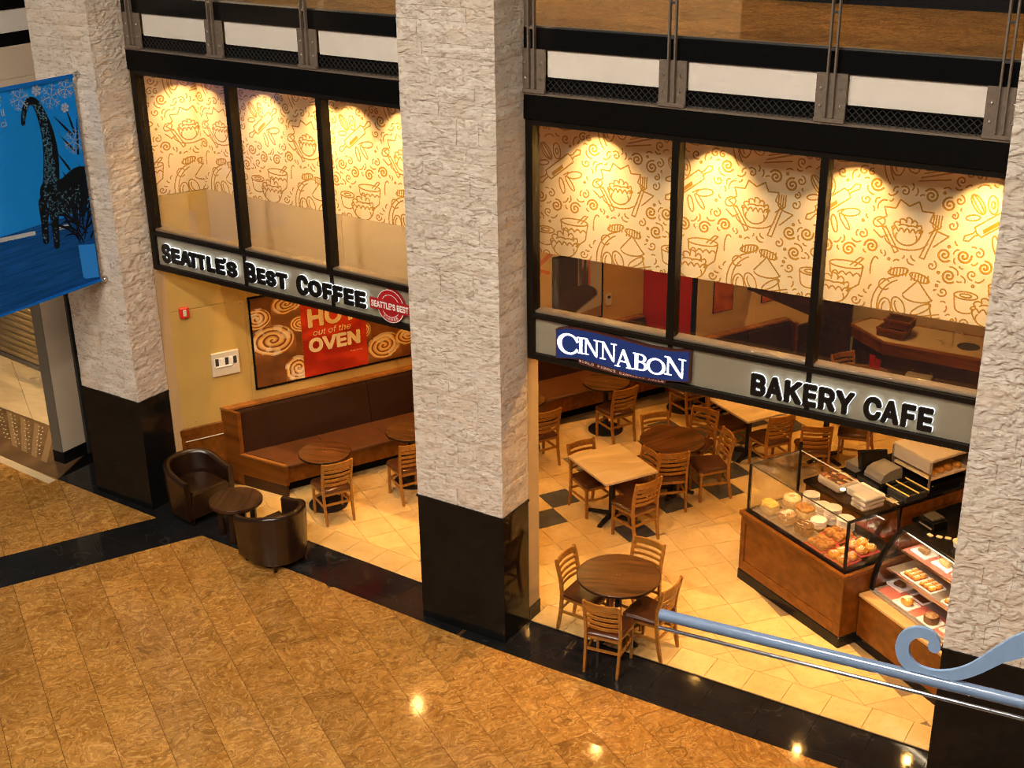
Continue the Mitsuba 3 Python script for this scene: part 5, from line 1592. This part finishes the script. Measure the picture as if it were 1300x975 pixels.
t = thing('monitor_back', 'low dark grey box at the far left end of the service counter', 'equipment')
add('case', bx(-1.03, -0.80, 0.62, 0.92, 0.921, 1.03, 0.01), 'mat_grey', t, tw=TWB)
t = thing('warmer_cabinet', 'cream food warmer with a large pale top beside the cash register', 'food warmer')
add('top_panel', bx(-0.66, -0.05, 0.98, 1.62, 1.30, 1.335, 0.006), 'mat_laminate', t, tw=TWB)
add('shaded_side', bx(-0.66, -0.645, 0.98, 1.62, 1.10, 1.30), 'mat_grey', t, tw=TWB)  # grey colour puts the shading of this side into the material
add('front', bx(-0.645, -0.05, 0.98, 0.995, 1.16, 1.30), 'mat_offwhite', t, tw=TWB)
add('rear', bx(-0.645, -0.05, 1.605, 1.62, 0.921, 1.30), 'mat_grey', t, tw=TWB)
add('shelf', bx(-0.645, -0.05, 0.995, 1.605, 1.08, 1.10), 'mat_creamfrost', t, tw=TWB)
add('base', bx(-0.645, -0.06, 1.0, 1.60, 0.921, 1.0, 0.004), 'mat_black', t, tw=TWB)
for x, y in ((-0.64, 0.985), (-0.065, 0.985), (-0.64, 1.60), (-0.065, 1.60)):
    add('leg', bx(x - 0.012, x + 0.012, y - 0.005, y + 0.012, 0.921, 1.30), 'mat_bronze', t, tw=TWB)
for i in range(4):
    b_ = thing('bread_roll', f'golden roll inside the cream food warmer, {("nearest the register", "second from the register", "third from the register", "farthest from the register")[i]}', 'bread', 'rolls in the food warmer')
    add('body', tf(lumpy(0.12, 0.10, 0.07, 120 + i, 0.006, 2, 0.8), BC @ mat4(-0.14 - 0.0 * i, 1.06 + 0.14 * i, 1.101)), 'mat_bread', b_, smooth=40)
t = thing('topping_bin', 'black topping bin with yellow handled rails in front of the food warmer', 'bin')
TB = mat4(-0.03, 1.0, 0, 0)
add('bin', cat(bx(-0.30, 0.0, -0.06 + 0.02, 0.30, 0.921, 1.0, 0.006)), 'mat_darkgrey', t, tw=M(2.87, 2.49, 0, -29) @ M(0.0, 0.62, 0, 0))
add('well', bx(-0.27, -0.03, 0.0, 0.26, 0.995, 1.004), 'mat_black', t, tw=M(2.87, 2.49, 0, -29) @ M(0.0, 0.62, 0, 0))
for y in (-0.02, 0.13, 0.28):
    add('rail', tube([(-0.34, y, 1.02), (0.02, y, 1.02)], 0.009, 8), 'mat_lemon', t, 30, M(2.87, 2.49, 0, -29) @ M(0.0, 0.62, 0, 0))
t = thing('steel_canister', 'tall steel canister at the far end of the service counter', 'canister')
add('body', cyl(-0.30, 1.69, 0.921, 1.16, 0.055, 24), 'mat_metaltray', t, 30, TWB)
add('lid', cyl(-0.30, 1.69, 1.16, 1.185, 0.058, 24), 'mat_chrome', t, 30, TWB)
for i in range(3):
    t = thing('steel_jug', f'small steel milk jug beside the tall canister, ' + ('nearest the edge', 'the middle one', 'nearest the canister')[i], 'jug')
    x, y = -0.06 - 0.09 * i, 1.58 + 0.05 * i
    add('body', tf(lathe([(0, 0), (0.034, 0), (0.038, 0.03), (0.028, 0.065), (0.031, 0.075), (0.027, 0.075), (0.024, 0.06), (0, 0.01)], 20), BC @ mat4(x, y, 0.921)), 'mat_chrome', t, smooth=30)
    add('handle', tf(tube([(0.033, 0, 0.062), (0.058, 0, 0.055), (0.055, 0, 0.025), (0.036, 0, 0.018)], 0.004, 6, (0, 1, 0)), BC @ mat4(x, y, 0.921, -60)), 'mat_chrome', t, smooth=30)

# ------------------------------------------------------------------ deep end of the cafe
t = thing('sink_counter', 'wooden counter with pale top, basin and tap at the back of the cafe', 'counter')
pc = Polygon([(0.78, 8.22), (1.42, 7.72), (4.6, 7.72), (4.6, 8.62), (0.95, 8.62)])
add('body', prism(pc.buffer(-0.03), 0.0, 0.78), 'mat_darkwood', t)
add('fascia', prism(pc, 0.78, 0.955).difference if False else prism(pc, 0.78, 0.955), 'mat_cherry', t)
add('nosing', prism(pc.buffer(0.012).difference(pc.buffer(-0.02)), 0.95, 0.985), 'mat_cherrylight', t)
add('worktop', prism(pc.buffer(-0.018), 0.955, 0.98), 'mat_backsplash', t)
add('basin', prism(Point(2.55, 8.12).buffer(0.16), 0.978, 0.984), 'mat_darkgrey', t)
add('tap', tube([(2.33, 8.02, 0.98), (2.33, 8.02, 1.14), (2.36, 8.04, 1.20), (2.43, 8.07, 1.20), (2.47, 8.09, 1.15)], 0.014, 8, (0, 1, 0)), 'mat_chrome', t, 30)
add('lever', cat(cyl(2.20, 8.02, 0.98, 1.03, 0.02, 10), tube([(2.20, 8.02, 1.03), (2.12, 7.98, 1.06)], 0.009, 6)), 'mat_chrome', t, 30)
for i, (x, y) in enumerate(((1.28, 8.05), (1.34, 8.10))):
    t = thing('wicker_basket', ('lower' if i == 0 else 'upper') + ' dark brown basket of the pair on the sink counter', 'basket')
    add('body', tf(bx(-0.21 + 0.02 * i, 0.21 - 0.02 * i, -0.14, 0.14, 0, 0.115, 0.012), mat4(x + 0.2, y - 0.02, 0.982 + 0.135 * i, -8 + 4 * i)), 'mat_darkwood', t)
    add('rim', tf(prism(sbox(-0.22 + 0.02 * i, -0.15, 0.22 - 0.02 * i, 0.15).difference(sbox(-0.19 + 0.02 * i, -0.12, 0.19 - 0.02 * i, 0.12)), 0.105, 0.132), mat4(x + 0.2, y - 0.02, 0.982 + 0.135 * i, -8 + 4 * i)), 'mat_cherry', t)
    for q in range(4):
        add('weave', tf(prism(sbox(-0.213 + 0.02 * i, -0.143, 0.213 - 0.02 * i, 0.143).difference(sbox(-0.2 + 0.02 * i, -0.13, 0.2 - 0.02 * i, 0.13)), 0.012 + 0.025 * q, 0.024 + 0.025 * q), mat4(x + 0.2, y - 0.02, 0.982 + 0.135 * i, -8 + 4 * i)), 'mat_cherry', t)
add('wall_back', bx(-1.0, 6.0, 8.65, 8.78, 0, 4.05), 'mat_backsplash', kind='structure', label='pale back wall behind the sink counter')
t = thing('wood_partition', 'dark wood panelled partition at the end of the rear booth wall', 'partition')
q0, q1 = on_wall(7.44, 3.70), np.array([0.74, 8.30])
pd = (q1 - q0) / np.linalg.norm(q1 - q0)
pang = math.degrees(math.atan2(pd[1], pd[0]))
PW = wall_frame(q0[0], q0[1], 0, pang)
pl = float(np.linalg.norm(q1 - q0))
add('board', tf(bx(0, pl, 0, 2.2, -0.06, 0.0), PW), 'mat_darkwood', t)
for i in range(3):
    add('panel', tf(bx(0.04 + i * pl / 3, (i + 1) * pl / 3 - 0.03, 0.12, 0.95, 0.0, 0.014, 0.004), PW), 'mat_darkwood', t)
    add('panel', tf(bx(0.04 + i * pl / 3, (i + 1) * pl / 3 - 0.03, 1.02, 2.1, 0.0, 0.014, 0.004), PW), 'mat_darkwood', t)
# dark wood header that hangs in front of the rear wall
h0, h1 = on_wall(6.06, 3.70), on_wall(6.06, 0.2)
HW = wall_frame(h0[0], h0[1], 0, WA - 90)
t = thing('wood_header', 'dark wood header hanging below the cafe ceiling near the rear booth', 'header')
add('board', tf(bx(0.0, 1.62, 1.67, 4.04, -0.08, 0.0), HW), 'mat_darkwood', t)
add('bottom_trim', tf(bx(0.0, 1.62, 1.66, 1.72, -0.10, 0.02, 0.004), HW), 'mat_darkwood', t)
# red menu holder, dark stool-like bin in the rear
t = thing('menu_holder', 'small red folded menu card on the far round table', 'menu card')
add('card', tf(cat(bx(-0.09, -0.005, -0.004, 0.004, 0, 0.20), bx(0.005, 0.09, -0.004, 0.004, 0, 0.16)), mat4(1.48, 7.18, 0.752, -15)), 'mat_red', t)
t = thing('high_chair', 'dark folded high chair standing in front of the sink counter', 'high chair')
for s in (-0.17, 0.17):
    add('leg', tube([(2.1 + s, 7.25, 0.0), (2.1 + s * 0.8, 7.45, 0.75)], 0.018, 8), 'mat_darkgrey', t, 30)
    add('leg', tube([(2.1 + s, 7.62, 0.0), (2.1 + s * 0.8, 7.40, 0.75)], 0.018, 8), 'mat_darkgrey', t, 30)
add('seat', bx(1.96, 2.24, 7.30, 7.56, 0.50, 0.53, 0.006), 'mat_darkgrey', t)
add('tray', bx(1.92, 2.28, 7.20, 7.36, 0.72, 0.745, 0.006), 'mat_grey', t)

# ------------------------------------------------------------------ left wing: fascia, pier, shutter, polished threshold
fk = add('wall_wing', bx(-7.2, -6.86, -4.2, 0.10, 4.2, 5.735), 'mat_pier', kind='structure', label='cream wing wall high at the left edge, above the blue banner')
add('panel', bx(-6.86, -6.852, -4.2, 0.10, 5.37, 5.73, 0.002), 'mat_pier', fk)
add('panel', bx(-6.86, -6.852, -4.2, 0.10, 4.2, 5.36, 0.002), 'mat_pier', fk)
wk = tag('trim_1', 'black and cream edge bands of the upper level at the far left', None, None, 'structure')
add('mesh_band', bx(-7.1, -6.86, -4.2, 0.10, 5.74, 5.89), 'mat_black', wk)
add('cream_panel', bx(-7.1, -6.85, -4.2, 0.10, 5.89, 6.145), 'mat_fascia', wk)
add('black_rail', bx(-7.1, -6.84, -4.2, 0.10, 6.145, 6.4), 'mat_black', wk)
add('upper_wall', bx(-7.3, -7.1, -4.2, 0.4, 6.1, 7.4), 'mat_pier', wk)
t = thing('balustrade_plate', 'bolted dark steel plate on the cream band at the far left edge', 'plate')
add('plate', bx(-6.85, -6.825, -0.72, -0.45, 5.75, 6.15, 0.002), 'mat_steel', t)
for y in (-0.66, -0.51):
    for z in (5.87, 6.02):
        b_ = trimesh.creation.icosphere(subdivisions=1, radius=0.014)
        b_.apply_translation((-6.824, y, z))
        add('bolt', b_, 'mat_chrome', t)
pk = add('wall_pier', bx(-7.735, -7.545, 0.11, 0.9, 0.0, 5.0), 'mat_pier', kind='structure', label='cream plastered pier left of the left stone column')
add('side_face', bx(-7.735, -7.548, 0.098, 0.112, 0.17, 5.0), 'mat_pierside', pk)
add('skirting', bx(-7.745, -7.533, 0.096, 0.91, 0.0, 0.17), 'mat_granite', pk)
add('glass_edge', bx(-7.545, -7.50, 0.50, 0.56, 0.0, 5.0), 'mat_darkgrey', pk)
add('return', bx(-7.50, -6.4, 0.62, 0.75, 0.0, 5.0), 'mat_black', pk)  # black panel stands in for the shadow gap between pier and column
lf = add('floor_wing', prism(Polygon([(-14, 0.75), (-7.75, 0.75), (-7.75, 4.5), (-14, 4.5)]), -0.16, -0.006), 'mat_marble_base', kind='structure', label='bright cream stone floor behind the shutter at the far left')
scene['mat_creamstone'] = princ(proc(lambda p, n, uv: mix([0.66, 0.50, 0.30], [0.76, 0.61, 0.39], fbm(p.x * 2 + p.y * 9, p.y * 14 - p.x * 4, 0.0, 3))), 0.35)
for s, i, j in grid_tiles(Polygon([(-12.5, 1.12), (-7.75, 0.80), (-7.75, 3.6), (-12.5, 3.6)]), -32.5, 1.6, 0.8, 0.006, 0.5, (-9.2, 0.92)):
    add('slab', prism(s, -0.006, 0.0), 'mat_creamstone', lf)


def polished_fn(p, n, uv):
    a = fbm(p.x * 4, p.y * 4, 0.0, 3)
    return mix([0.10, 0.052, 0.022], [0.20, 0.115, 0.055], a)


scene['mat_polished'] = princ(proc(polished_fn), 0.05, spec=1.0, clearcoat=0.8)
scene['mat_reflectdot'] = princ((0.9, 0.82, 0.6), 0.2)  # pale colour for the reflected points of light
scene['mat_reflectband'] = princ((0.27, 0.175, 0.09), 0.06, spec=1.0)  # lighter brown for the reflected strips, put in as colour
tk = add('floor_threshold', prism(Polygon([(-13, 1.22), (-7.70, 0.78), (-7.24, -0.30), (-13, 0.25)]), -0.16, -0.004), 'mat_polished', kind='structure', label='polished brown stone threshold with reflections laid in as pale bands and dots, far left')
for i in range(4):  # bands and dots stand in for reflections in the polished stone
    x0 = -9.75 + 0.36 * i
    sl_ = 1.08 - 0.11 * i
    add('reflection_band', prism(Polygon([(x0, 0.90 - 0.04 * i), (x0 + 0.13, 0.885 - 0.04 * i), (x0 + 0.13 + sl_, 0.12 - 0.04 * i), (x0 + sl_, 0.13 - 0.04 * i)]), -0.004, 0.0), 'mat_reflectband', tk)
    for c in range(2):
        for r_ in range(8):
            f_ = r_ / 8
            add('reflection_dot', tf(lathe([(0, 0), (0.011, 0), (0.009, 0.004), (0, 0.005)], 10), mat4(x0 - 0.19 + 0.07 * c + sl_ * f_ + 0.01 * ((r_ * 7 + c) % 3), 0.88 - 0.04 * i - 0.70 * f_, -0.003)), 'mat_reflectdot', tk)
for x0, x1 in ((-13.0, -11.4), (-11.396, -9.9), (-9.896, -8.55), (-8.546, -7.25)):
    f = lambda x: -0.30 + (x + 7.25) * -0.09
    add('curb_slab', prism(Polygon([(x0, f(x0)), (x1, f(x1)), (x1, f(x1) - 0.125), (x0, f(x0) - 0.125)]), -0.01, 0.004), 'mat_creamstone', tk)
SA = wall_frame(-12.6, 2.05, 0, -7.5)
t = thing('roller_shutter', 'half lowered tan roller shutter of ribbed slats below the banner', 'shutter')
scene['mat_shutter'] = princ((0.52, 0.36, 0.17), 0.45, 0.2)
for i in range(26):
    z = 0.44 + 0.105 * i
    sl = [(0.0, 0.0), (0.035, 0.022), (0.035, 0.075), (0.0, 0.10)]
    m = prism(Polygon([(0, 0.002), (0.032, 0.022), (0.032, 0.07), (0.006, 0.101), (-0.01, 0.101), (-0.01, 0.002)]), 0, 5.0)
    v = np.array(m.vertices)
    m = trimesh.Trimesh(np.c_[v[:, 2], v[:, 1] + z, v[:, 0]], m.faces[:, ::-1], process=False)
    add('slat', tf(m, SA), 'mat_shutter', t)
add('bottom_bar', tf(bx(0, 5.0, 0.36, 0.44, -0.02, 0.035, 0.004), SA), 'mat_grey', t)
add('guide_rail', tf(bx(4.95, 5.02, 0.0, 3.2, -0.03, 0.05), SA), 'mat_grey', t)

# ------------------------------------------------------------------ blue banner held off the left column
BX = -5.765
bt = thing('banner', 'blue winter banner with a dark long-necked creature, snowflakes and a potted palm', 'banner')


def banner_fn(p, n, uv):
    c = mix([0.010, 0.24, 0.82], [0.030, 0.34, 0.98], smoothstep(0.9, 0.0, uv.x) * smoothstep(0.35, 0.6, uv.y))
    w = fbm(uv.x * 3, uv.y * 60, 0.0, 3)
    fl = mix([0.006, 0.040, 0.17], [0.012, 0.105, 0.42], w)
    return mix(fl, c, smoothstep(0.868, 0.874, uv.y + 0.0 * uv.x))


scene['mat_banner'] = matte(proc(banner_fn))
BW = np.eye(4)                                  # banner frame: x from its mall end toward the column, y up, z toward the cafe side
BW[:3, 0], BW[:3, 1], BW[:3, 2], BW[:3, 3] = (0, 1, 0), (0, 0, 1), (1, 0, 0), (BX, -2.15, 3.07)
w_, h_ = 1.82, 2.43
nx, nz = 24, 16
gv = [(w_ * i / nx, h_ * j / nz, 0.012 * math.sin(5 * i / nx + 0.6) * (1 - 0.3 * j / nz)) for j in range(nz + 1) for i in range(nx + 1)]
gf = []
for j in range(nz):
    for i in range(nx):
        q = j * (nx + 1) + i
        gf += [(q, q + 1, q + nx + 2), (q, q + nx + 2, q + nx + 1)]
gv = np.array(gv)


def on_cloth(m, lift):
    v, f_ = trimesh.remesh.subdivide_to_size(np.array(m.vertices), m.faces, 0.08, 20)
    m = trimesh.Trimesh(v, f_, process=False)
    v = np.array(m.vertices)
    v[:, 2] += 0.012 * np.sin(5 * v[:, 0] / w_ + 0.6) * (1 - 0.3 * v[:, 1] / h_) + lift
    return tf(trimesh.Trimesh(v, m.faces, process=False), BW)


add('cloth', tf(trimesh.Trimesh(gv, np.array(gf), process=False), BW), 'mat_banner', bt, True, uv=gv[:, :2])
add('hem', tf(bx(0, w_, h_ - 0.03, h_ + 0.012, -0.014, 0.014), BW), 'mat_bannerhem', bt)
add('hem', tf(bx(0, w_, -0.008, 0.02, -0.012, 0.012), BW), 'mat_bannerhem', bt)
scene['mat_bannerhem'] = matte((0.010, 0.15, 0.62))
for z in (3.07, 5.50):
    add('rod', tube([(BX, -2.3, z), (BX, -0.235, z)], 0.011, 10), 'mat_chrome', bt, 30)
    b_ = trimesh.creation.icosphere(subdivisions=2, radius=0.035)
    b_.apply_translation((BX, -0.27, z))
    add('finial', b_, 'mat_chrome', bt, True)
    add('wall_boss', tf(lathe([(0, 0), (0.036, 0), (0.036, 0.02), (0.02, 0.03), (0, 0.03)], 16), np.array([[1, 0, 0, BX], [0, 0, -1, -0.232], [0, 1, 0, z], [0, 0, 0, 1.0]])), 'mat_chrome', bt, 30)
scene['mat_printdark'] = matte((0.008, 0.011, 0.016))
scene['mat_printteal'] = matte((0.10, 0.27, 0.42))
scene['mat_printpale'] = matte((0.42, 0.50, 0.60))
scene['mat_printblue'] = matte((0.030, 0.27, 0.90))


def thick(pts, widths, n=60):
    P = np.array(pts, float)
    t = np.linspace(0, len(P) - 1, n)
    from scipy.interpolate import CubicSpline
    q = CubicSpline(np.arange(len(P)), P)(t)
    w = np.interp(t, np.arange(len(P)), widths)
    return unary_union([Point(a).buffer(b, 8).union(Point(c).buffer(d, 8)).convex_hull for a, b, c, d in zip(q[:-1], w[:-1], q[1:], w[1:])])


base_line = Polygon([(0.0, 0.905), (1.00, 0.822), (1.00, 0.775), (0.0, 0.855)]).union(Polygon([(1.26, 0.80), (1.50, 0.78), (1.46, 0.735), (1.26, 0.755)]))
add('skirting_print', on_cloth(sheet(base_line), 0.002), 'mat_printpale', bt)
creature = thick([(1.065, 2.02), (1.10, 2.14), (1.18, 2.24), (1.27, 2.20), (1.33, 2.05), (1.37, 1.85), (1.37, 1.60), (1.33, 1.35), (1.30, 1.10)], [0.026, 0.034, 0.040, 0.050, 0.065, 0.085, 0.105, 0.115, 0.15])
creature = creature.union(thick([(1.30, 1.20), (1.50, 1.10), (1.70, 1.20), (1.81, 1.15)], [0.16, 0.22, 0.20, 0.14])).union(thick([(1.19, 1.1), (1.15, 0.9), (1.13, 0.68)], [0.09, 0.05, 0.045])).union(thick([(1.30, 1.1), (1.29, 0.85), (1.27, 0.58)], [0.09, 0.055, 0.04]))
creature = creature.intersection(sbox(0, 0.3, w_ - 0.005, h_ - 0.03))
add('creature_print', on_cloth(sheet(creature), 0.003), 'mat_printdark', bt)
r_ = np.random.default_rng(8)
sc = []
cc = creature.buffer(-0.012)
while len(sc) < 330:
    x, y = r_.uniform(1.0, 1.8), r_.uniform(0.6, 2.2)
    if x < 1.40 + 0.3 * (y < 1.2) and cc.contains(Point(x, y)) and (y > 1.3 or r_.random() < 0.35):
        sc.append(LineString(arc(x, y, r_.uniform(0.006, 0.018), 0.006, 0, r_.uniform(120, 200), 5, r_.uniform(0, 360))).buffer(0.0028, 2))
add('scale_print', on_cloth(cat(*[sheet(g) for g in sc]), 0.0045), 'mat_printteal', bt, kind='stuff')
leaves = []
for i in range(46):
    x0, y0 = r_.uniform(1.58, 1.78), r_.uniform(0.50, 1.0)
    a, L_ = math.radians(r_.uniform(20, 165)), r_.uniform(0.25, 0.60)
    x1, y1 = x0 + L_ * math.cos(a), y0 + L_ * math.sin(a) * 0.9
    mx, my = (x0 + x1) / 2 + 0.05 * r_.uniform(-1, 1), (y0 + y1) / 2 + 0.06
    leaves.append(thick([(x0, y0), (mx, my), (x1, y1)], [0.006, 0.016, 0.002], 10))
for x0, y0, x1, y1 in ((1.70, 1.78, 1.49, 2.02), (1.74, 1.80, 1.67, 2.08), (1.70, 1.60, 1.55, 1.78), (1.75, 1.55, 1.80, 1.95), (1.60, 1.40, 1.46, 1.62)):
    leaves.append(thick([(x0, y0), ((x0 + x1) / 2, (y0 + y1) / 2), (x1, y1)], [0.014, 0.012, 0.002], 8))
add('palm_print', on_cloth(sheet(unary_union(leaves).intersection(sbox(0, 0, w_ - 0.004, h_))), 0.0035), 'mat_printdark', bt)
add('pot_print', on_cloth(sheet(Polygon([(1.565, 0.505), (1.78, 0.465), (w_ - 0.015, 0.46), (w_ - 0.015, 0.045), (1.60, 0.085), (1.575, 0.11)])), 0.005), 'mat_printblue', bt)


def snowflake(x, y, r, n=6, dots=True):
    out = []
    for i in range(n):
        a = math.radians(360 * i / n + 12)
        for q in np.linspace(0.15, 1, 9):
            out.append(Point(x + r * q * math.cos(a), y + r * q * math.sin(a)).buffer(0.0062, 2))
        for q in (0.5, 0.78):
            for s in (-1, 1):
                for u in (0.12, 0.22, 0.32):
                    b = a + s * math.radians(60)
                    out.append(Point(x + r * (q * math.cos(a) + u * math.cos(b)), y + r * (q * math.sin(a) + u * math.sin(b))).buffer(0.005, 2))
    return unary_union(out)


for x, y, r in ((1.06, 2.29, 0.125), (1.485, 2.245, 0.135), (1.655, 2.09, 0.05), (1.72, 1.70, 0.14), (1.70, 2.30, 0.11), (1.30, 2.34, 0.06), (0.72, 2.32, 0.10), (0.40, 2.25, 0.13)):
    add('snowflake_print', on_cloth(sheet(snowflake(x, y, r).intersection(sbox(0, 0, w_ - 0.005, h_ - 0.01))), 0.006), 'mat_printpale', bt)
for txt, x1, y in (('x', 0.83, 2.30), ('ll', 0.845, 2.145), ('ci', 0.845, 2.03)):
    p = text_poly(txt, 0.075, False)
    p = affinity.translate(p, x1 - p.bounds[2], y)
    add('lettering', on_cloth(sheet(p), 0.006), 'mat_printpale', bt)

# ------------------------------------------------------------------ blue rail with a scroll, close to the camera
RO, RA = (4.905, -7.256), 5.86
RM = mat4(RO[0], RO[1], 5.70, RA)
t = thing('scroll_railing', 'light blue tubular rail with a flat scroll above a thin dark rod', 'railing')
add('rail', tf(tube([(0, 0, 0), (0.01, 0, 0), (2.6, 0, 0)], 0.0187, 28), RM), 'mat_bluerail', t, 40)
add('rod', tf(tube([(-0.004, 0, -0.049), (2.6, 0, -0.060)], 0.0062, 14), RM), 'mat_rod', t, 40)
cp_ = [(0.829, 0.118), (0.825, 0.141), (0.804, 0.153), (0.774, 0.149), (0.748, 0.122), (0.743, 0.084), (0.757, 0.049), (0.786, 0.027), (0.823, 0.020), (0.862, 0.025), (0.9, 0.041), (0.936, 0.065), (0.971, 0.099), (1.004, 0.135), (1.055, 0.180), (1.13, 0.232), (1.26, 0.265), (1.41, 0.245)]
cw = [0.0165, 0.015, 0.0175, 0.0175, 0.0185, 0.0195, 0.0195, 0.0185, 0.0175, 0.0175, 0.0175, 0.0185, 0.0205, 0.0235, 0.033, 0.036, 0.036, 0.03]
scr = thick(cp_, cw, 110).union(Point(0.831, 0.114).buffer(0.0175, 12))
m = prism(scr.simplify(0.0006), -0.006, 0.006)
v = np.array(m.vertices)
m = trimesh.Trimesh(np.c_[v[:, 0], v[:, 2], v[:, 1]], m.faces[:, ::-1], process=False)
add('scroll', tf(m, RM), 'mat_bluecurl', t)
add('weld_plate', tf(bx(0.775, 0.885, -0.010, 0.010, 0.014, 0.022), RM), 'mat_bluerail', t)
add('end_post', tf(cat(cyl(2.55, 0, -5.70, 0.3, 0.03, 20), bx(2.45, 2.65, -0.1, 0.1, -5.70, -5.69)), RM), 'mat_bluerail', t, 40)

# ------------------------------------------------------------------ lamps
def downlight(x, y, z, rgb, r=0.035, label='', rz=0, cat_='downlight', group='downlights in the cafe ceiling'):
    k = thing('downlight', label, cat_, group)
    add('trim', tf(lathe([(r, 0.0), (r + 0.02, 0.0), (r + 0.02, 0.012), (r, 0.06), (r, 0.0)], 24), mat4(x, y, z)), 'mat_white', k, smooth=30)
    m = trimesh.Trimesh([(r * math.cos(a), r * math.sin(a), 0.03) for a in np.linspace(0, 2 * math.pi, 17)[:-1]] + [(0, 0, 0.03)], [((i + 1) % 16, i, 16) for i in range(16)], process=False)
    add('bulb', tf(m, mat4(x, y, z)), 'mat_white', k, more=emit(rgb))


DLN = ['over the banquette in the left bay', 'over the light square table', 'over the rear chairs', 'behind the service counter', 'over the checkered floor', 'over the left bay chairs', 'over the cake case', 'over the front walnut table', 'over the pastry case', 'over the long light table', 'before the sink counter']
for x, y, q in ((-3.48, 2.49, 0.7), (-0.74, 3.0, 0.42), (1.71, 4.40, 0.40), (3.1, 4.95, 0.5), (-2.05, 4.6, 1.0), (-2.9, 1.0, 1.6), (2.3, 1.0, 1.45), (0.5, 0.95, 1.1), (3.7, 0.95, 1.5), (-0.3, 5.4, 0.9), (1.3, 6.8, 1.7)):
    downlight(x, y, 4.0, [c * q for c in CAFE_LAMP], label='small round downlight in the cafe ceiling ' + DLN.pop(0))


WWN = ['first in the right bay', 'second in the right bay', 'third in the right bay', 'last in the right bay', 'added to warm the left bay side wall', 'first in the left bay', 'second in the left bay', 'third in the left bay', 'last in the left bay']


def spot(x, y, z, tx, ty, tz, rgb, cut, beam):
    k = numbered('washlight_beam')
    scene[k] = {'type': 'spot', 'to_world': T().look_at(origin=[x, y, z], target=[tx, ty, tz], up=[0.1, 0.2, 1]), 'intensity': {'type': 'rgb', 'value': list(rgb)}, 'cutoff_angle': float(cut), 'beam_width': float(beam)}
    f = thing('wall_washer', f'small recessed spot lighting the printed bulkhead, {WWN.pop(0)}', 'spotlight', 'wall washers above the printed bulkheads')
    add('ring', tf(lathe([(0.04, 0.0), (0.055, 0.0), (0.055, 0.03), (0.04, 0.03), (0.04, 0.0)], 20), mat4(x, y, z + 0.01)), 'mat_black', f, smooth=30)


for x in (0.42, 1.66, 2.98, 4.12):
    spot(x, 0.40, 5.47, x, 0.62, 4.3, WALLWASH, 42, 6)
q, q2 = F1 @ [-3.95, 0.40, 0, 1], F1 @ [-4.1, 0.50, 0, 1]
spot(q[0], q[1], 5.47, q2[0], q2[1], 4.0, [c * 0.6 for c in WALLWASH], 50, 10)  # added spot standing in for warm bounce on the side wall
for x in (-3.0, -2.1, -1.68, -0.95):
    q, q2 = F1 @ [x, 0.42, 0, 1], F1 @ [x, 0.64, 0, 1]
    spot(q[0], q[1], 5.47, q2[0], q2[1], 4.3, [c * (0.85 if x < -2.5 else 0.9) for c in WALLWASH], 42, 6)

for x, y in ((-3, -17), (1, -16), (8, -15), (-0.5, -9.5), (5, -10)):  # added unseen lamps that fill the columns and floor from the front
    k = thing('atrium_fill', 'added unseen fill lamp high above the mall floor', 'lamp', 'added fill lamps above the mall floor')
    r = 0.55
    m = trimesh.Trimesh([(x + r * math.cos(a), y + r * math.sin(a), 13.0) for a in np.linspace(0, 2 * math.pi, 25)[:-1]] + [(x, y, 13.0)], [((i + 1) % 24, i, 24) for i in range(24)], process=False)
    add('diffuser', m, 'mat_white', k, more=emit(ATRIUM_FILL, 2.5))
    add('housing', cyl(x, y, 13.01, 13.3, r + 0.03, 24), 'mat_grey', k)
for x in (-2.6, 0.2, 2.8):
    k = thing('upper_lamp', 'round ceiling lamp over the upper level walkway', 'lamp', 'lamps over the upper level')
    r = 0.25
    m = trimesh.Trimesh([(x + r * math.cos(a), 3.0 + r * math.sin(a), 9.2) for a in np.linspace(0, 2 * math.pi, 17)[:-1]] + [(x, 3.0, 9.2)], [((i + 1) % 16, i, 16) for i in range(16)], process=False)
    add('diffuser', m, 'mat_white', k, more=emit([c * 3 for c in UPPER_LAMP], 0.5))
for x, y in ((-9.0, 1.0), (-10.6, 3.4)):
    k = numbered('shop_beam')
    scene[k] = {'type': 'spot', 'to_world': T().look_at(origin=[x, y, 3.3], target=[x - 0.1, y + 0.1, 0.0], up=[0, 1, 0]), 'intensity': {'type': 'rgb', 'value': [0.62, 0.43, 0.20]}, 'cutoff_angle': 40.0, 'beam_width': 25.0}
    k = thing('shop_downlight', 'small round downlight over the bright floor at the far left', 'downlight', 'downlights at the far left')
    add('ring', cyl(x, y, 3.32, 3.36, 0.06, 16), 'mat_white', k)
scene['counter_fill_beam'] = {'type': 'spot', 'to_world': T().look_at(origin=[2.0, 0.95, 3.95], target=[2.45, 1.9, 0.9], up=[0, 0, 1]), 'intensity': {'type': 'rgb', 'value': [0.75, 0.56, 0.31]}, 'cutoff_angle': 26.0, 'beam_width': 12.0}  # added beam that brightens the cakes in the square case
k = thing('counter_fill', 'added unseen spot under the cafe ceiling that brightens the cake case', 'spotlight')
add('can', cyl(2.0, 0.95, 3.97, 4.05, 0.05, 16), 'mat_black', k)
